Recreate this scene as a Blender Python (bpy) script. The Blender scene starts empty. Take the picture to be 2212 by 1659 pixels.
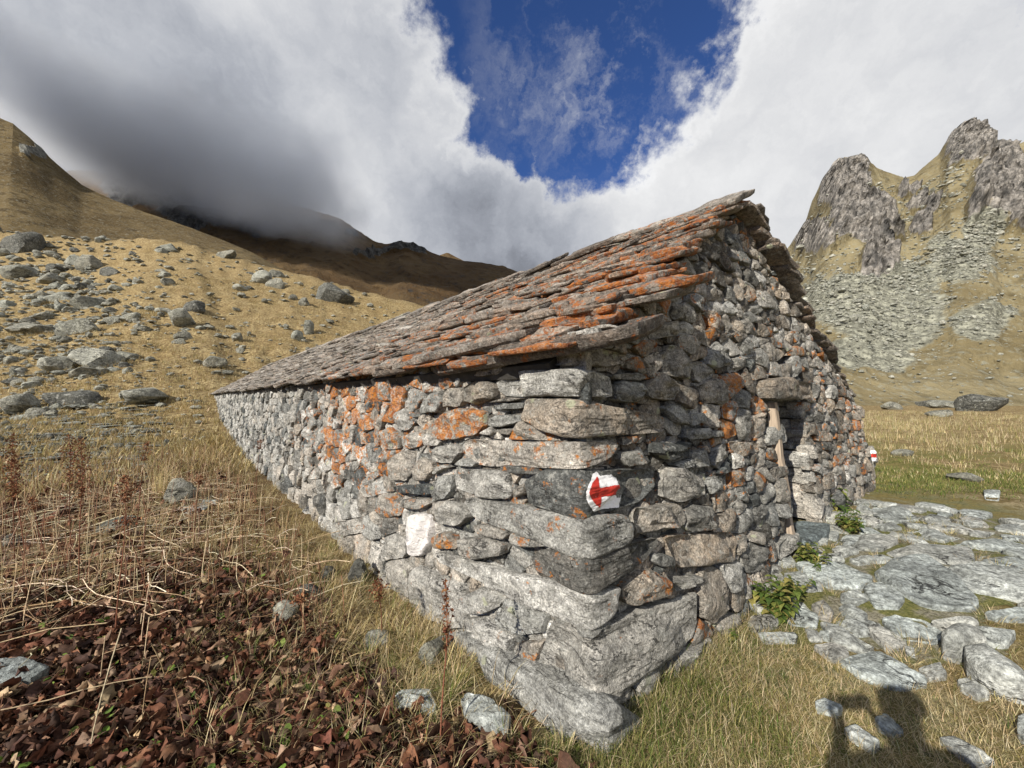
import bpy, math, random
import numpy as np
from mathutils import Vector, Matrix
from mathutils.bvhtree import BVHTree

# ------------------------------------------------------------------ camera, sky, sun
S = bpy.context.scene
COL = S.collection
F_PX, CX, CY, HZ, EYE = 833.0, 1106.0, 829.5, 860.0, 1.5     # measured on the photograph
PITCH = math.atan((HZ - CY) / F_PX)
cp, sp = math.cos(PITCH), math.sin(PITCH)
cam_d = bpy.data.cameras.new('camera')
cam_d.sensor_width = 36.0
cam_d.lens = 36.0 * F_PX / 2212.0
cam_d.clip_start, cam_d.clip_end = 0.05, 6000.0
cam = bpy.data.objects.new('camera', cam_d)
COL.objects.link(cam)
cam.location = (0, 0, EYE)
cam.rotation_euler = (math.pi / 2 + PITCH, 0, 0)
S.camera = cam

SUN_EL = math.radians(30.0)
SUN_TRAVEL = math.radians(40.0)           # light travels this far right of +Y
sun_d = bpy.data.lights.new('sun', 'SUN')
sun_d.energy = 5.0
sun_d.angle = math.radians(0.53)
sun_d.color = (1.0, 0.93, 0.82)
sun = bpy.data.objects.new('sun', sun_d)
COL.objects.link(sun)
TRAVEL = Vector((math.sin(SUN_TRAVEL) * math.cos(SUN_EL), math.cos(SUN_TRAVEL) * math.cos(SUN_EL), -math.sin(SUN_EL)))
sun.rotation_euler = TRAVEL.to_track_quat('-Z', 'Y').to_euler()

S.view_settings.view_transform = 'Standard'
S.view_settings.look = 'None'
S.view_settings.gamma = 1.0
S.view_settings.exposure = 0.55
S.view_settings.use_curve_mapping = False
S.cycles.max_bounces = 6
S.cycles.diffuse_bounces = 3
S.cycles.glossy_bounces = 2
S.cycles.transparent_max_bounces = 8
S.cycles.volume_bounces = 2


# ------------------------------------------------------------------ node helper
class G:
    def __init__(self, nt):
        self.nt = nt

    def put(self, sock, v):
        if isinstance(v, bpy.types.NodeSocket):
            self.nt.links.new(v, sock)
        else:
            try:
                sock.default_value = v
            except Exception:
                if len(sock.default_value) == 4:
                    sock.default_value = tuple(v)[:3] + (1,)
                else:
                    sock.default_value = (v,) * len(sock.default_value)

    def n(self, kind, **kw):
        nd = self.nt.nodes.new(kind)
        for k, v in kw.items():
            setattr(nd, k, v)
        return nd

    def math(self, op, a, b=0.0, clamp=False):
        nd = self.n('ShaderNodeMath', operation=op, use_clamp=clamp)
        self.put(nd.inputs[0], a)
        self.put(nd.inputs[1], b)
        return nd.outputs[0]

    def vm(self, op, a, b=(0, 0, 0), out=0):
        nd = self.n('ShaderNodeVectorMath', operation=op)
        self.put(nd.inputs[0], a)
        self.put(nd.inputs[1], b)
        return nd.outputs[out]

    def scale(self, a, s):
        nd = self.n('ShaderNodeVectorMath', operation='SCALE')
        self.put(nd.inputs[0], a)
        self.put(nd.inputs['Scale'], s)
        return nd.outputs[0]

    def noise(self, vec, scale, detail=4.0, rough=0.55, color=False, dist=0.0):
        nd = self.n('ShaderNodeTexNoise')
        self.put(nd.inputs['Vector'], vec)
        nd.inputs['Scale'].default_value = scale
        nd.inputs['Detail'].default_value = detail
        nd.inputs['Roughness'].default_value = rough
        nd.inputs['Distortion'].default_value = dist
        return nd.outputs['Color' if color else 'Fac']

    def voro(self, vec, scale, feature='F1', out='Distance'):
        nd = self.n('ShaderNodeTexVoronoi', feature=feature)
        self.put(nd.inputs['Vector'], vec)
        nd.inputs['Scale'].default_value = scale
        return nd.outputs[out]

    def mr(self, v, a, b, c=0.0, d=1.0, smooth=True):
        nd = self.n('ShaderNodeMapRange', interpolation_type='SMOOTHSTEP' if smooth else 'LINEAR')
        for i, x in enumerate((v, a, b, c, d)):
            self.put(nd.inputs[i], x)
        return nd.outputs[0]

    def mix(self, f, a, b, mode='MIX'):
        nd = self.n('ShaderNodeMix', data_type='RGBA', blend_type=mode)
        self.put(nd.inputs[0], f)
        self.put(nd.inputs[6], a if not isinstance(a, tuple) else a[:3] + (1,))
        self.put(nd.inputs[7], b if not isinstance(b, tuple) else b[:3] + (1,))
        return nd.outputs[2]

    def attr(self, name='tint'):
        nd = self.n('ShaderNodeAttribute', attribute_name=name)
        sep = self.n('ShaderNodeSeparateColor')
        self.nt.links.new(nd.outputs['Color'], sep.inputs[0])
        return sep.outputs[0], sep.outputs[1], sep.outputs[2], nd.outputs['Alpha']

    def bump(self, h, strength=0.5, dist=0.01, normal=None):
        nd = self.n('ShaderNodeBump')
        nd.inputs['Strength'].default_value = strength
        nd.inputs['Distance'].default_value = dist
        self.put(nd.inputs['Height'], h)
        if normal is not None:
            self.put(nd.inputs['Normal'], normal)
        return nd.outputs[0]


def new_mat(name):
    m = bpy.data.materials.new(name)
    m.use_nodes = True
    nt = m.node_tree
    g = G(nt)
    bsdf = nt.nodes['Principled BSDF']
    bsdf.inputs['Specular IOR Level'].default_value = 0.3
    bsdf.inputs['Roughness'].default_value = 0.9
    return m, g, bsdf


def ray(px, py):
    x, d = (px - CX) / F_PX, (py - CY) / F_PX
    return np.array([x, cp + d * sp, sp - d * cp])


def pdir(px, py):
    r = ray(px, py)
    return tuple(r / np.linalg.norm(r))


# world: nishita sky with a broken cloud cover, one blue gap
W = bpy.data.worlds.new('World')
S.world = W
W.use_nodes = True
nt = W.node_tree
g = G(nt)
bg = nt.nodes['Background']
sky = g.n('ShaderNodeTexSky', sky_type='NISHITA', sun_disc=False)
sky.sun_elevation = SUN_EL
sky.sun_rotation = SUN_TRAVEL + math.pi
sky.altitude = 2400.0
sky.air_density = 0.9
sky.dust_density = 0.2
sky.ozone_density = 3.0
tc = g.n('ShaderNodeTexCoord')
d0 = g.vm('NORMALIZE', tc.outputs['Generated'])
w1 = g.scale(g.vm('SUBTRACT', g.noise(d0, 3.2, 8, 0.58, color=True), (0.5, 0.5, 0.5)), 0.34)
w2 = g.scale(g.vm('SUBTRACT', g.noise(d0, 10.0, 9, 0.66, color=True), (0.5, 0.5, 0.5)), 0.19)
dw = g.vm('ADD', g.vm('ADD', d0, w1), w2)


def lobe(vec, px, py, r0, r1):
    dist = g.vm('DISTANCE', vec, pdir(px, py), out='Value')
    return g.mr(dist, r0, r1, 1.0, 0.0)


hole = None
for px, py, r0, r1 in [(1180, 120, .03, .27), (1100, 250, .02, .17), (1270, 260, .03, .19), (1400, 110, .03, .21), (1120, 320, .0, .11),
                       (1060, 40, .03, .22), (1300, -150, .10, .40), (1480, 20, .02, .17), (1215, 315, .0, .12)]:
    l = lobe(dw, px, py, r0, r1)
    hole = l if hole is None else g.math('MAXIMUM', hole, l)
nbig = g.noise(dw, 1.6, 9, 0.56)
nfine = g.noise(g.vm('ADD', dw, (3.1, 1.7, 0.4)), 5.0, 9, 0.6)
cover = g.math('ADD', g.mr(nbig, 0.30, 0.44), g.math('MULTIPLY', g.math('SUBTRACT', nfine, 0.45), 0.9))
wisp = g.math('MULTIPLY', g.mr(nfine, 0.47, 0.74), lobe(d0, 1280, 150, .05, .32))
dens = g.math('SUBTRACT', g.math('MAXIMUM', cover, lobe(d0, 1250, 420, .3, 1.0)), g.math('MULTIPLY', hole, 1.75))
sunv = (-math.sin(SUN_TRAVEL) * math.cos(SUN_EL), -math.cos(SUN_TRAVEL) * math.cos(SUN_EL), math.sin(SUN_EL))
gap = g.mr(g.vm('DISTANCE', dw, sunv, out='Value'), .25, 1.0, 1.0, 0.0)
dens = g.math('SUBTRACT', dens, g.math('MULTIPLY', gap, 1.2))
dens = g.mr(dens, -0.22, 0.62)
dens = g.math('MAXIMUM', dens, g.math('MULTIPLY', wisp, 0.6))
low = g.n('ShaderNodeSeparateXYZ')
nt.links.new(d0, low.inputs[0])
# cloud brightness: soft billows, greyer undersides where the bank hangs on the slope
soft = g.noise(g.vm('ADD', d0, g.scale(w1, .55)), 2.6, 6, 0.5)
fine = g.noise(dw, 7.0, 8, 0.6)
br = g.math('ADD', g.mr(soft, 0.32, 0.68, 0.43, 0.62), g.math('MULTIPLY', g.math('SUBTRACT', fine, 0.5), 0.30))
br = g.math('SUBTRACT', br, g.math('MULTIPLY', lobe(g.vm('ADD', d0, g.scale(w1, .5)), 330, 390, .06, .42), 0.17))
br = g.math('SUBTRACT', br, g.math('MULTIPLY', lobe(g.vm('ADD', d0, g.scale(w1, .5)), 1080, 540, .05, .40), 0.22))
br = g.math('ADD', br, g.math('MULTIPLY', lobe(g.vm('ADD', d0, g.scale(w1, .5)), 1750, 180, .10, .6), 0.17))
edge = g.math('MULTIPLY', g.mr(hole, 0.02, 0.3), g.mr(dens, .3, .9))
br = g.math('ADD', br, g.math('MULTIPLY', edge, 0.07))
ccol = g.mix(g.mr(br, 0.2, 0.7), (0.90, 0.96, 1.10), (0.985, 0.99, 1.0))
ccol = g.scale(ccol, g.math('MULTIPLY', br, 8.6))
skyc = g.vm('MULTIPLY', sky.outputs[0], (0.46, 0.62, 0.92))
final = g.mix(dens, skyc, ccol)
nt.links.new(final, bg.inputs['Color'])
bg.inputs['Strength'].default_value = 0.1


# ------------------------------------------------------------------ numpy noise
def _h(x, y, z):
    h = (x.astype(np.uint32) * np.uint32(374761393) + y.astype(np.uint32) * np.uint32(668265263) + z.astype(np.uint32) * np.uint32(2147483647 - 90))
    h = (h ^ (h >> np.uint32(13))) * np.uint32(1274126177)
    h = h ^ (h >> np.uint32(16))
    return (h & np.uint32(0xFFFFFF)).astype(np.float64) / float(0xFFFFFF)


def vnoise(p):
    p = np.asarray(p, float) + 1000.0
    i = np.floor(p).astype(np.int64)
    f = p - i
    f = f * f * f * (f * (f * 6 - 15) + 10)
    r = 0.0
    for dx in (0, 1):
        wx = f[:, 0] if dx else 1 - f[:, 0]
        for dy in (0, 1):
            wy = f[:, 1] if dy else 1 - f[:, 1]
            for dz in (0, 1):
                wz = f[:, 2] if dz else 1 - f[:, 2]
                r = r + wx * wy * wz * _h(i[:, 0] + dx, i[:, 1] + dy, i[:, 2] + dz)
    return r * 2 - 1


def fbm(p, o=4, lac=2.03, gain=0.5):
    p = np.asarray(p, float)
    a, s, t = 1.0, 0.0, 0.0
    for k in range(o):
        s = s + a * vnoise(p + k * 17.3)
        t += a
        p = p * lac
        a *= gain
    return s / t


def ridged(p, o=5, gain=0.5):
    p = np.asarray(p, float)
    a, s, t = 1.0, 0.0, 0.0
    for k in range(o):
        s = s + a * (1 - 2 * np.abs(vnoise(p + k * 11.1)))
        t += a
        p = p * 2.07
        a *= gain
    return s / t


def sst(a, b, x):
    t = np.clip((x - a) / (b - a), 0, 1)
    return t * t * (3 - 2 * t)


# ------------------------------------------------------------------ mesh helpers
def mesh(name, V, F, mat, tint=None, smooth=True, sharp=0):
    """F: list of index arrays, each (m,3) or (m,4)."""
    V = np.asarray(V, np.float32)
    if not isinstance(F, list):
        F = [F]
    F = [np.asarray(f, np.int32) for f in F if len(f)]
    me = bpy.data.meshes.new(name)
    me.vertices.add(len(V))
    me.vertices.foreach_set('co', V.ravel())
    nl = sum(f.size for f in F)
    npol = sum(len(f) for f in F)
    me.loops.add(nl)
    me.loops.foreach_set('vertex_index', np.concatenate([f.ravel() for f in F]))
    me.polygons.add(npol)
    starts, o = [], 0
    for f in F:
        starts.append(o + np.arange(len(f), dtype=np.int32) * f.shape[1])
        o += f.size
    me.polygons.foreach_set('loop_start', np.concatenate(starts).astype(np.int32))
    me.polygons.foreach_set('use_smooth', np.full(npol, smooth))
    if tint is not None:
        t = np.asarray(tint, np.float32)
        if t.ndim == 1:
            t = np.tile(t, (len(V), 1))
        at = me.attributes.new('tint', 'FLOAT_COLOR', 'POINT')
        at.data.foreach_set('color', t.ravel())
    me.update(calc_edges=True)
    if sharp:
        me.set_sharp_from_angle(angle=math.radians(sharp))
    if mat:
        me.materials.append(mat)
    return me


def link(name, me, parent=None, loc=(0, 0, 0), rot=None, scale=None, label=None, cat=None, group=None, kind=None):
    o = bpy.data.objects.new(name, me)
    COL.objects.link(o)
    o.location = loc
    if rot is not None:
        o.rotation_euler = rot
    if scale is not None:
        o.scale = scale
    if parent is not None:
        o.parent = parent
    for k, v in (('label', label), ('category', cat), ('group', group), ('kind', kind)):
        if v:
            o[k] = v
    return o


class Join:
    """Collects pieces that are past the limits into one mesh."""

    def __init__(self):
        self.V, self.F, self.T, self.n = [], {3: [], 4: []}, [], 0

    def add(self, V, F, tint):
        V = np.asarray(V)
        if not isinstance(F, list):
            F = [F]
        for f in F:
            f = np.asarray(f)
            self.F[f.shape[1]].append(f + self.n)
        t = np.asarray(tint, float)
        self.T.append(np.tile(t, (len(V), 1)) if t.ndim == 1 else t)
        self.V.append(V)
        self.n += len(V)

    def mesh(self, name, mat, smooth=True, sharp=0):
        F = [np.concatenate(v) for v in self.F.values() if v]
        return mesh(name, np.concatenate(self.V), F, mat, np.concatenate(self.T), smooth, sharp)


def hull(pts):
    pts = sorted(map(tuple, pts))
    def half(ps):
        out = []
        for p in ps:
            while len(out) >= 2 and (out[-1][0] - out[-2][0]) * (p[1] - out[-2][1]) - (out[-1][1] - out[-2][1]) * (p[0] - out[-2][0]) <= 1e-12:
                out.pop()
            out.append(p)
        return out
    lo, up = half(pts), half(pts[::-1])
    return np.array(lo[:-1] + up[:-1])


def parea(P):
    x, y = P[:, 0], P[:, 1]
    return 0.5 * np.sum(x * np.roll(y, -1) - y * np.roll(x, -1))


def clip(poly, a, c):
    """keep a.x <= c"""
    out = []
    n = len(poly)
    for i in range(n):
        p, q = poly[i], poly[(i + 1) % n]
        dp, dq = a[0] * p[0] + a[1] * p[1] - c, a[0] * q[0] + a[1] * q[1] - c
        if dp <= 0:
            out.append(p)
        if (dp < 0 < dq) or (dq < 0 < dp):
            t = dp / (dp - dq)
            out.append((p[0] + t * (q[0] - p[0]), p[1] + t * (q[1] - p[1])))
    return out


def inside(P, poly, grow=0.0):
    """points P (n,2) inside convex CCW polygon grown by grow"""
    ok = np.ones(len(P), bool)
    for i in range(len(poly)):
        a, b = poly[i], poly[(i + 1) % len(poly)]
        e = b - a
        L = math.hypot(e[0], e[1])
        if L < 1e-9:
            continue
        d = ((P[:, 0] - a[0]) * e[1] - (P[:, 1] - a[1]) * e[0]) / L
        ok &= d <= grow
    return ok


def in_poly(P, poly):
    poly = np.asarray(poly, float)
    x, y = P[:, 0], P[:, 1]
    c = np.zeros(len(P), bool)
    for i in range(len(poly)):
        x1, y1 = poly[i]
        x2, y2 = poly[i - 1]
        m = (y1 > y) != (y2 > y)
        if y1 != y2:
            c ^= m & (x < (x2 - x1) * (y - y1) / (y2 - y1) + x1)
    return c


def chip(poly, rng, it=1, q=0.09):
    P = np.asarray(poly, float)
    for _ in range(it):
        a = q * rng.uniform(0.5, 1.2, len(P))[:, None]
        N_ = np.roll(P, -1, 0)
        P = np.stack([P + (N_ - P) * a, P + (N_ - P) * (1 - a)], 1).reshape(-1, 2)
    return P


def stone_geo(poly, rng, K=20, M=4, depth=0.15, p=0.03, e=4.0, rough=0.012, gap=0.006, nf=3, tilt=0.10, bed=0.0, jag=0.03, step=1.0, closed=True):
    """A broken stone from its outline in wall coordinates. Returns (s,z,n) points and quads; +n faces out."""
    P = chip(poly, rng)
    seg = np.roll(P, -1, 0) - P
    L = np.hypot(seg[:, 0], seg[:, 1])
    cum = np.concatenate([[0], np.cumsum(L)])
    t = np.linspace(0, cum[-1], K, endpoint=False)
    idx = np.clip(np.searchsorted(cum, t, 'right') - 1, 0, len(P) - 1)
    B = P[idx] + seg[idx] * ((t - cum[idx]) / np.maximum(L[idx], 1e-9))[:, None]
    c = B.mean(0)
    q = B - c
    size = math.sqrt(abs(parea(B)) + 1e-9)
    off = rng.uniform(0, 100, 3)
    rad = np.maximum(np.hypot(q[:, 0], q[:, 1]), 1e-6)[:, None]
    jn = fbm(np.column_stack([B * 5.0 / max(size, .08), np.zeros(K)]) + off, 3)[:, None]
    q = q * (1 + jag * jn) - q / rad * gap
    B = c + q
    cov = q.T @ q
    w, vec = np.linalg.eigh(cov)
    m = vec[:, 1]
    a = np.abs(q @ m).max()
    b = np.abs(q @ np.array([-m[1], m[0]])).max()
    T = c + np.outer(np.clip(q @ m, -max(a - b, 0) * .92, max(a - b, 0) * .92), m)
    rho = np.concatenate([.955 * (np.linspace(0, 1, M - 1) ** .78 if M > 14 else np.sin(np.linspace(0, 1, M - 1) * math.pi / 2)), [1.0]])
    rings, ns, side = [], [], []
    for r in rho:
        rings.append(T + r * (B - T))
        ns.append(np.full(K, p * (1 - .38 * r ** e if r < 1 else .34)))
        side.append(0)
    backs = ((1.0, -0.3), (0.97, -0.7), (0.86, -1.0), (0.0, -1.0)) if closed and K > 16 else ((1.0, -0.5), (0.86, -1.0), (0.0, -1.0)) if closed else ((0.98, -0.6), (0.86, -1.0))
    for r, nn in backs:
        rings.append(T + r * (B - T))
        ns.append(np.full(K, nn * depth))
        side.append(1)
    X = np.concatenate(rings)
    n = np.concatenate(ns)
    R = np.concatenate([rho, np.ones(len(backs))]).repeat(K)
    fr = np.repeat(1 - np.array(side), K).astype(float)
    u = X - c
    h = np.zeros(len(X))
    for k in range(nf):
        ph = rng.uniform(0, 2 * math.pi)
        dv = np.array([math.cos(ph), math.sin(ph)])
        ext = np.abs(q @ dv).max()
        o_ = ext * rng.uniform(0.1, 0.75)
        h -= rng.uniform(0.25, 1.3) * np.maximum(0, u @ dv - o_)
    h = np.maximum(h, -min(.2 * size, .045))
    tv = rng.normal(0, tilt, 2)
    h += np.clip(u @ tv, -min(.1 * size, .02), min(.1 * size, .02))
    h = np.maximum(h, -0.6 * depth)
    p3 = np.column_stack([X * np.array([1.0, 1.8]), n])
    nz = fbm(p3 * (2.2 / max(size, 0.07)) + off, 4)
    h += rough * nz
    if K > 30:
        # broken faces: the stone splits along its bedding in small steps
        st = 3.0 * fbm(p3 * np.array([3.2, 11.0, 3.0]) / max(size, .12) * .35 + off + 7, 4)
        h += step * min(.05 * size, .009) * (np.floor(st) + sst(.75, 1.0, st - np.floor(st)) + .5)
    if bed > 0:
        h += bed * ridged(np.column_stack([X[:, 0] * 5 + X[:, 1] * 1.3, X[:, 1] * 42, n * 0]) + off, 3)
    n = n + h * fr * (0.35 + 0.65 * (1 - R ** 6))
    # sides wobble a little too
    X = X + (X - c) / np.maximum(np.hypot(u[:, 0], u[:, 1]), .01)[:, None] * (rough * 0.8 * fbm(p3 * 9 + off, 3) * (R > .6))[:, None]
    nr = len(rings)
    j = np.arange(K)
    F = np.concatenate([np.column_stack([i * K + j, (i + 1) * K + j, (i + 1) * K + (j + 1) % K, i * K + (j + 1) % K]) for i in range(nr - 1)])
    return np.column_stack([X, n]), F


# ------------------------------------------------------------------ materials
HUT_ROT = math.atan2(0.61564404, 0.78802437)


def stone_material(name, dark, mid, pale, brown, lichen=True, big=1.0, relief=1.0, rot=HUT_ROT, orange=(0.62, 0.155, 0.018)):
    m, g, b = new_mat(name)
    geo = g.n('ShaderNodeNewGeometry')
    rt = g.n('ShaderNodeVectorRotate', rotation_type='Z_AXIS')
    g.put(rt.inputs['Vector'], geo.outputs['Position'])
    rt.inputs['Angle'].default_value = -rot
    pos = rt.outputs[0]
    r, o, hue, al = g.attr()
    offv = g.n('ShaderNodeCombineXYZ')
    g.put(offv.inputs[0], g.math('MULTIPLY', r, 37.0))
    g.put(offv.inputs[1], g.math('MULTIPLY', hue, 53.0))
    g.put(offv.inputs[2], g.math('MULTIPLY', r, 11.0))
    p = g.vm('ADD', pos, offv.outputs[0])
    warp = g.scale(g.noise(p, 2.5, 2, color=True), 0.10)
    pw = g.vm('ADD', p, warp)
    ry = g.n('ShaderNodeVectorRotate', rotation_type='Y_AXIS')
    g.put(ry.inputs['Vector'], pw)
    g.put(ry.inputs['Angle'], g.math('MULTIPLY', g.math('SUBTRACT', hue, .4), 1.3))
    streak = g.noise(g.vm('MULTIPLY', ry.outputs[0], (5.0 / big, 5.0 / big, 30.0 / big)), 1.0, 8, 0.68)
    blot = g.noise(pw, 6.5 / big, 6, 0.6)
    grain = g.noise(p, 95.0 / big, 3, 0.7)
    c = g.mix(g.mr(r, 0.0, 0.42), dark, mid)
    c = g.mix(g.mr(r, 0.45, 1.0), c, pale)
    c = g.mix(g.math('MULTIPLY', hue, g.mr(blot, .25, .7, .35, 1.0)), c, g.mix(g.mr(r, 0, .8), tuple(x * .55 for x in brown), brown))
    c = g.mix(0.62, c, g.mix(g.mr(streak, 0.30, 0.70), (0.48, 0.48, 0.48), (1.45, 1.45, 1.43)), 'MULTIPLY')
    c = g.mix(0.75, c, g.mix(g.mr(blot, 0.3, 0.7), (0.58, 0.57, 0.54), (1.38, 1.38, 1.36)), 'MULTIPLY')
    c = g.mix(0.85, c, g.mix(g.mr(grain, 0.3, 0.72), (0.50, 0.50, 0.50), (1.55, 1.55, 1.55)), 'MULTIPLY')
    midn = g.noise(pw, 38.0 / big, 6, 0.72)
    c = g.mix(0.8, c, g.mix(g.mr(midn, 0.32, 0.68), (0.55, 0.55, 0.54), (1.45, 1.45, 1.45)), 'MULTIPLY')
    crn = g.noise(g.vm('MULTIPLY', ry.outputs[0], (4.0 / big, 4.0 / big, 13.0 / big)), 1.0, 5, 0.6)
    crk = g.mr(g.math('ABSOLUTE', g.math('SUBTRACT', crn, 0.5)), 0.0, 0.016, 1.0, 0.0)
    crk = g.math('MULTIPLY', crk, g.mr(g.noise(p, 5.0 / big, 2), .48, .60))
    c = g.mix(g.math('MULTIPLY', crk, .75), c, (0.02, 0.02, 0.02))
    if lichen:
        # pale crustose flecks
        fl = g.noise(g.vm('ADD', p, (9, 4, 2)), 21.0 / big, 6, 0.72)
        pl = g.math('MULTIPLY', g.mr(fl, 0.53, 0.66), 0.62)
        c = g.mix(pl, c, (0.47, 0.47, 0.43))
        dk = g.noise(g.vm('ADD', p, (2, 7, 5)), 14.0 / big, 6, 0.7)
        c = g.mix(g.math('MULTIPLY', g.mr(dk, 0.60, 0.70), 0.6), c, (0.035, 0.034, 0.032))
        vd = g.voro(g.vm('ADD', p, g.scale(g.noise(p, 12, 3, color=True), .05)), 5.0)
        ring = g.math('MULTIPLY', g.mr(vd, 0.17, 0.14), g.mr(g.noise(p, 1.7, 2), .52, .58))
        c = g.mix(g.math('MULTIPLY', ring, .75), c, (0.45, 0.47, 0.32))
        # orange lichen
        on = g.noise(g.vm('ADD', pw, (5, 1, 8)), 11.0 / big, 10, 0.70)
        thr = g.math('SUBTRACT', 0.685, g.math('MULTIPLY', o, 0.205))
        om = g.math('MULTIPLY', g.mr(on, thr, g.math('ADD', thr, 0.05)), g.mr(g.noise(g.vm('ADD', p, (3, 3, 1)), 52.0 / big, 5, .75), .36, .52, .12, 1.0))
        oc = g.mix(g.mr(g.noise(p, 19, 5, .75), 0.34, 0.66), tuple(x * .40 for x in orange), (orange[0], orange[1] * 1.5, orange[2] * 1.6))
        c = g.mix(g.math('MULTIPLY', om, 0.9), c, oc)
    wm = g.mr(al, 0.7, 0.3)       # alpha 0 marks a stone that was painted white long ago
    c = g.mix(g.math('MULTIPLY', wm, g.mr(g.noise(p, 40, 5, .7), .68, .58)), c, (0.78, 0.75, 0.72))
    g.put(b.inputs['Base Color'], c)
    rug = g.noise(pw, 17.0 / big, 8, 0.68)
    h = g.math('ADD', g.math('MULTIPLY', streak, 0.7), g.math('ADD', g.math('MULTIPLY', grain, 0.22), g.math('SUBTRACT', g.math('MULTIPLY', rug, 1.5), g.math('MULTIPLY', crk, .8))))
    g.put(b.inputs['Normal'], g.bump(h, 1.0, 0.040 * big * relief))
    b.inputs['Roughness'].default_value = 0.82
    return m


M_WALL = stone_material('wall_stone', (0.060, 0.069, 0.072), (0.31, 0.312, 0.298), (0.60, 0.59, 0.565), (0.37, 0.295, 0.22))
M_ROOF = stone_material('roof_stone', (0.075, 0.072, 0.070), (0.25, 0.235, 0.215), (0.48, 0.46, 0.42), (0.31, 0.225, 0.165), orange=(.55, .125, .018))
M_ROCK = stone_material('hill_stone', (0.09, 0.095, 0.088), (0.255, 0.265, 0.23), (0.47, 0.47, 0.41), (0.24, 0.20, 0.14), big=4.0, orange=(.3, .2, .06))
M_FLAG = stone_material('path_stone', (0.125, 0.15, 0.155), (0.31, 0.34, 0.335), (0.50, 0.505, 0.48), (0.30, 0.25, 0.20), big=2.2, relief=.45, lichen=False, orange=(.3, .24, .10))


def plain(name, col, var=0.25, scale=30.0, rough=0.85, bump=0.0, aniso=(1, 1, 1)):
    m, g, b = new_mat(name)
    geo = g.n('ShaderNodeNewGeometry')
    v = g.vm('MULTIPLY', geo.outputs['Position'], aniso)
    n = g.noise(v, scale, 5, 0.6)
    c = g.mix(1.0, col, g.mix(g.mr(n, .25, .75), (1 - var,) * 3, (1 + var,) * 3), 'MULTIPLY')
    g.put(b.inputs['Base Color'], c)
    b.inputs['Roughness'].default_value = rough
    if bump:
        g.put(b.inputs['Normal'], g.bump(n, .6, bump))
    return m


def foliage_material(name, transl=0.25):
    """colour comes from the plant's own 'tint' attribute (pigment)"""
    m, g, b = new_mat(name)
    nd = g.n('ShaderNodeAttribute', attribute_name='tint')
    geo = g.n('ShaderNodeNewGeometry')
    n = g.noise(geo.outputs['Position'], 60, 3, .6)
    c = g.mix(1.0, nd.outputs['Color'], g.mix(g.mr(n, .3, .7), (.7, .7, .7), (1.3, 1.3, 1.3)), 'MULTIPLY')
    g.put(b.inputs['Base Color'], c)
    b.inputs['Roughness'].default_value = 0.75
    b.inputs['Specular IOR Level'].default_value = 0.2
    tr = g.n('ShaderNodeBsdfTranslucent')
    g.put(tr.inputs['Color'], c)
    mx = g.n('ShaderNodeMixShader')
    mx.inputs[0].default_value = transl
    out = m.node_tree.nodes['Material Output']
    m.node_tree.links.new(b.outputs[0], mx.inputs[1])
    m.node_tree.links.new(tr.outputs[0], mx.inputs[2])
    m.node_tree.links.new(mx.outputs[0], out.inputs['Surface'])
    return m


M_GRASS = foliage_material('grass_blade', 0.3)
M_LEAF = foliage_material('dead_leaf', 0.12)
M_GREEN = foliage_material('green_leaf', 0.3)
M_STRAW = foliage_material('straw', 0.05)
M_WHITE = plain('white_paint', (0.80, 0.80, 0.80), .06, 60, .6, .002)
M_RED = plain('red_paint', (0.50, 0.035, 0.022), .2, 50, .6, .002)
M_WOOD = plain('weathered_wood', (0.33, 0.265, 0.20), .35, 10, .85, .006, (8, 8, .6))
M_CORE = plain('wall_core', (0.05, 0.047, 0.042), .3, 12, .95, .02)

# ------------------------------------------------------------------ ground height
C = np.array([0.3732, 1.7457, 0.0])
DL = np.array([-0.65636548, 0.75444308, 0.0])
NL = np.array([-0.75444308, -0.65636548, 0.0])
DR = np.array([0.78802437, 0.61564404, 0.0])
NR = np.array([0.61564404, -0.78802437, 0.0])
ZZ = np.array([0, 0, 1.0])
BL, BR = 0.05, 0.125                       # batter of side wall and gable wall
YS = 70.0
EQ = np.array([-1.9, -1.6, -1.33, -0.97, -0.73, -0.55, -0.37, -0.22, 0.0, 0.25, 0.5, 0.8, 1.9])
EV = np.array([.45, .445, .438, .414, .378, .33, .276, .236, .165, .09, .02, -.014, -.014])


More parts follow.
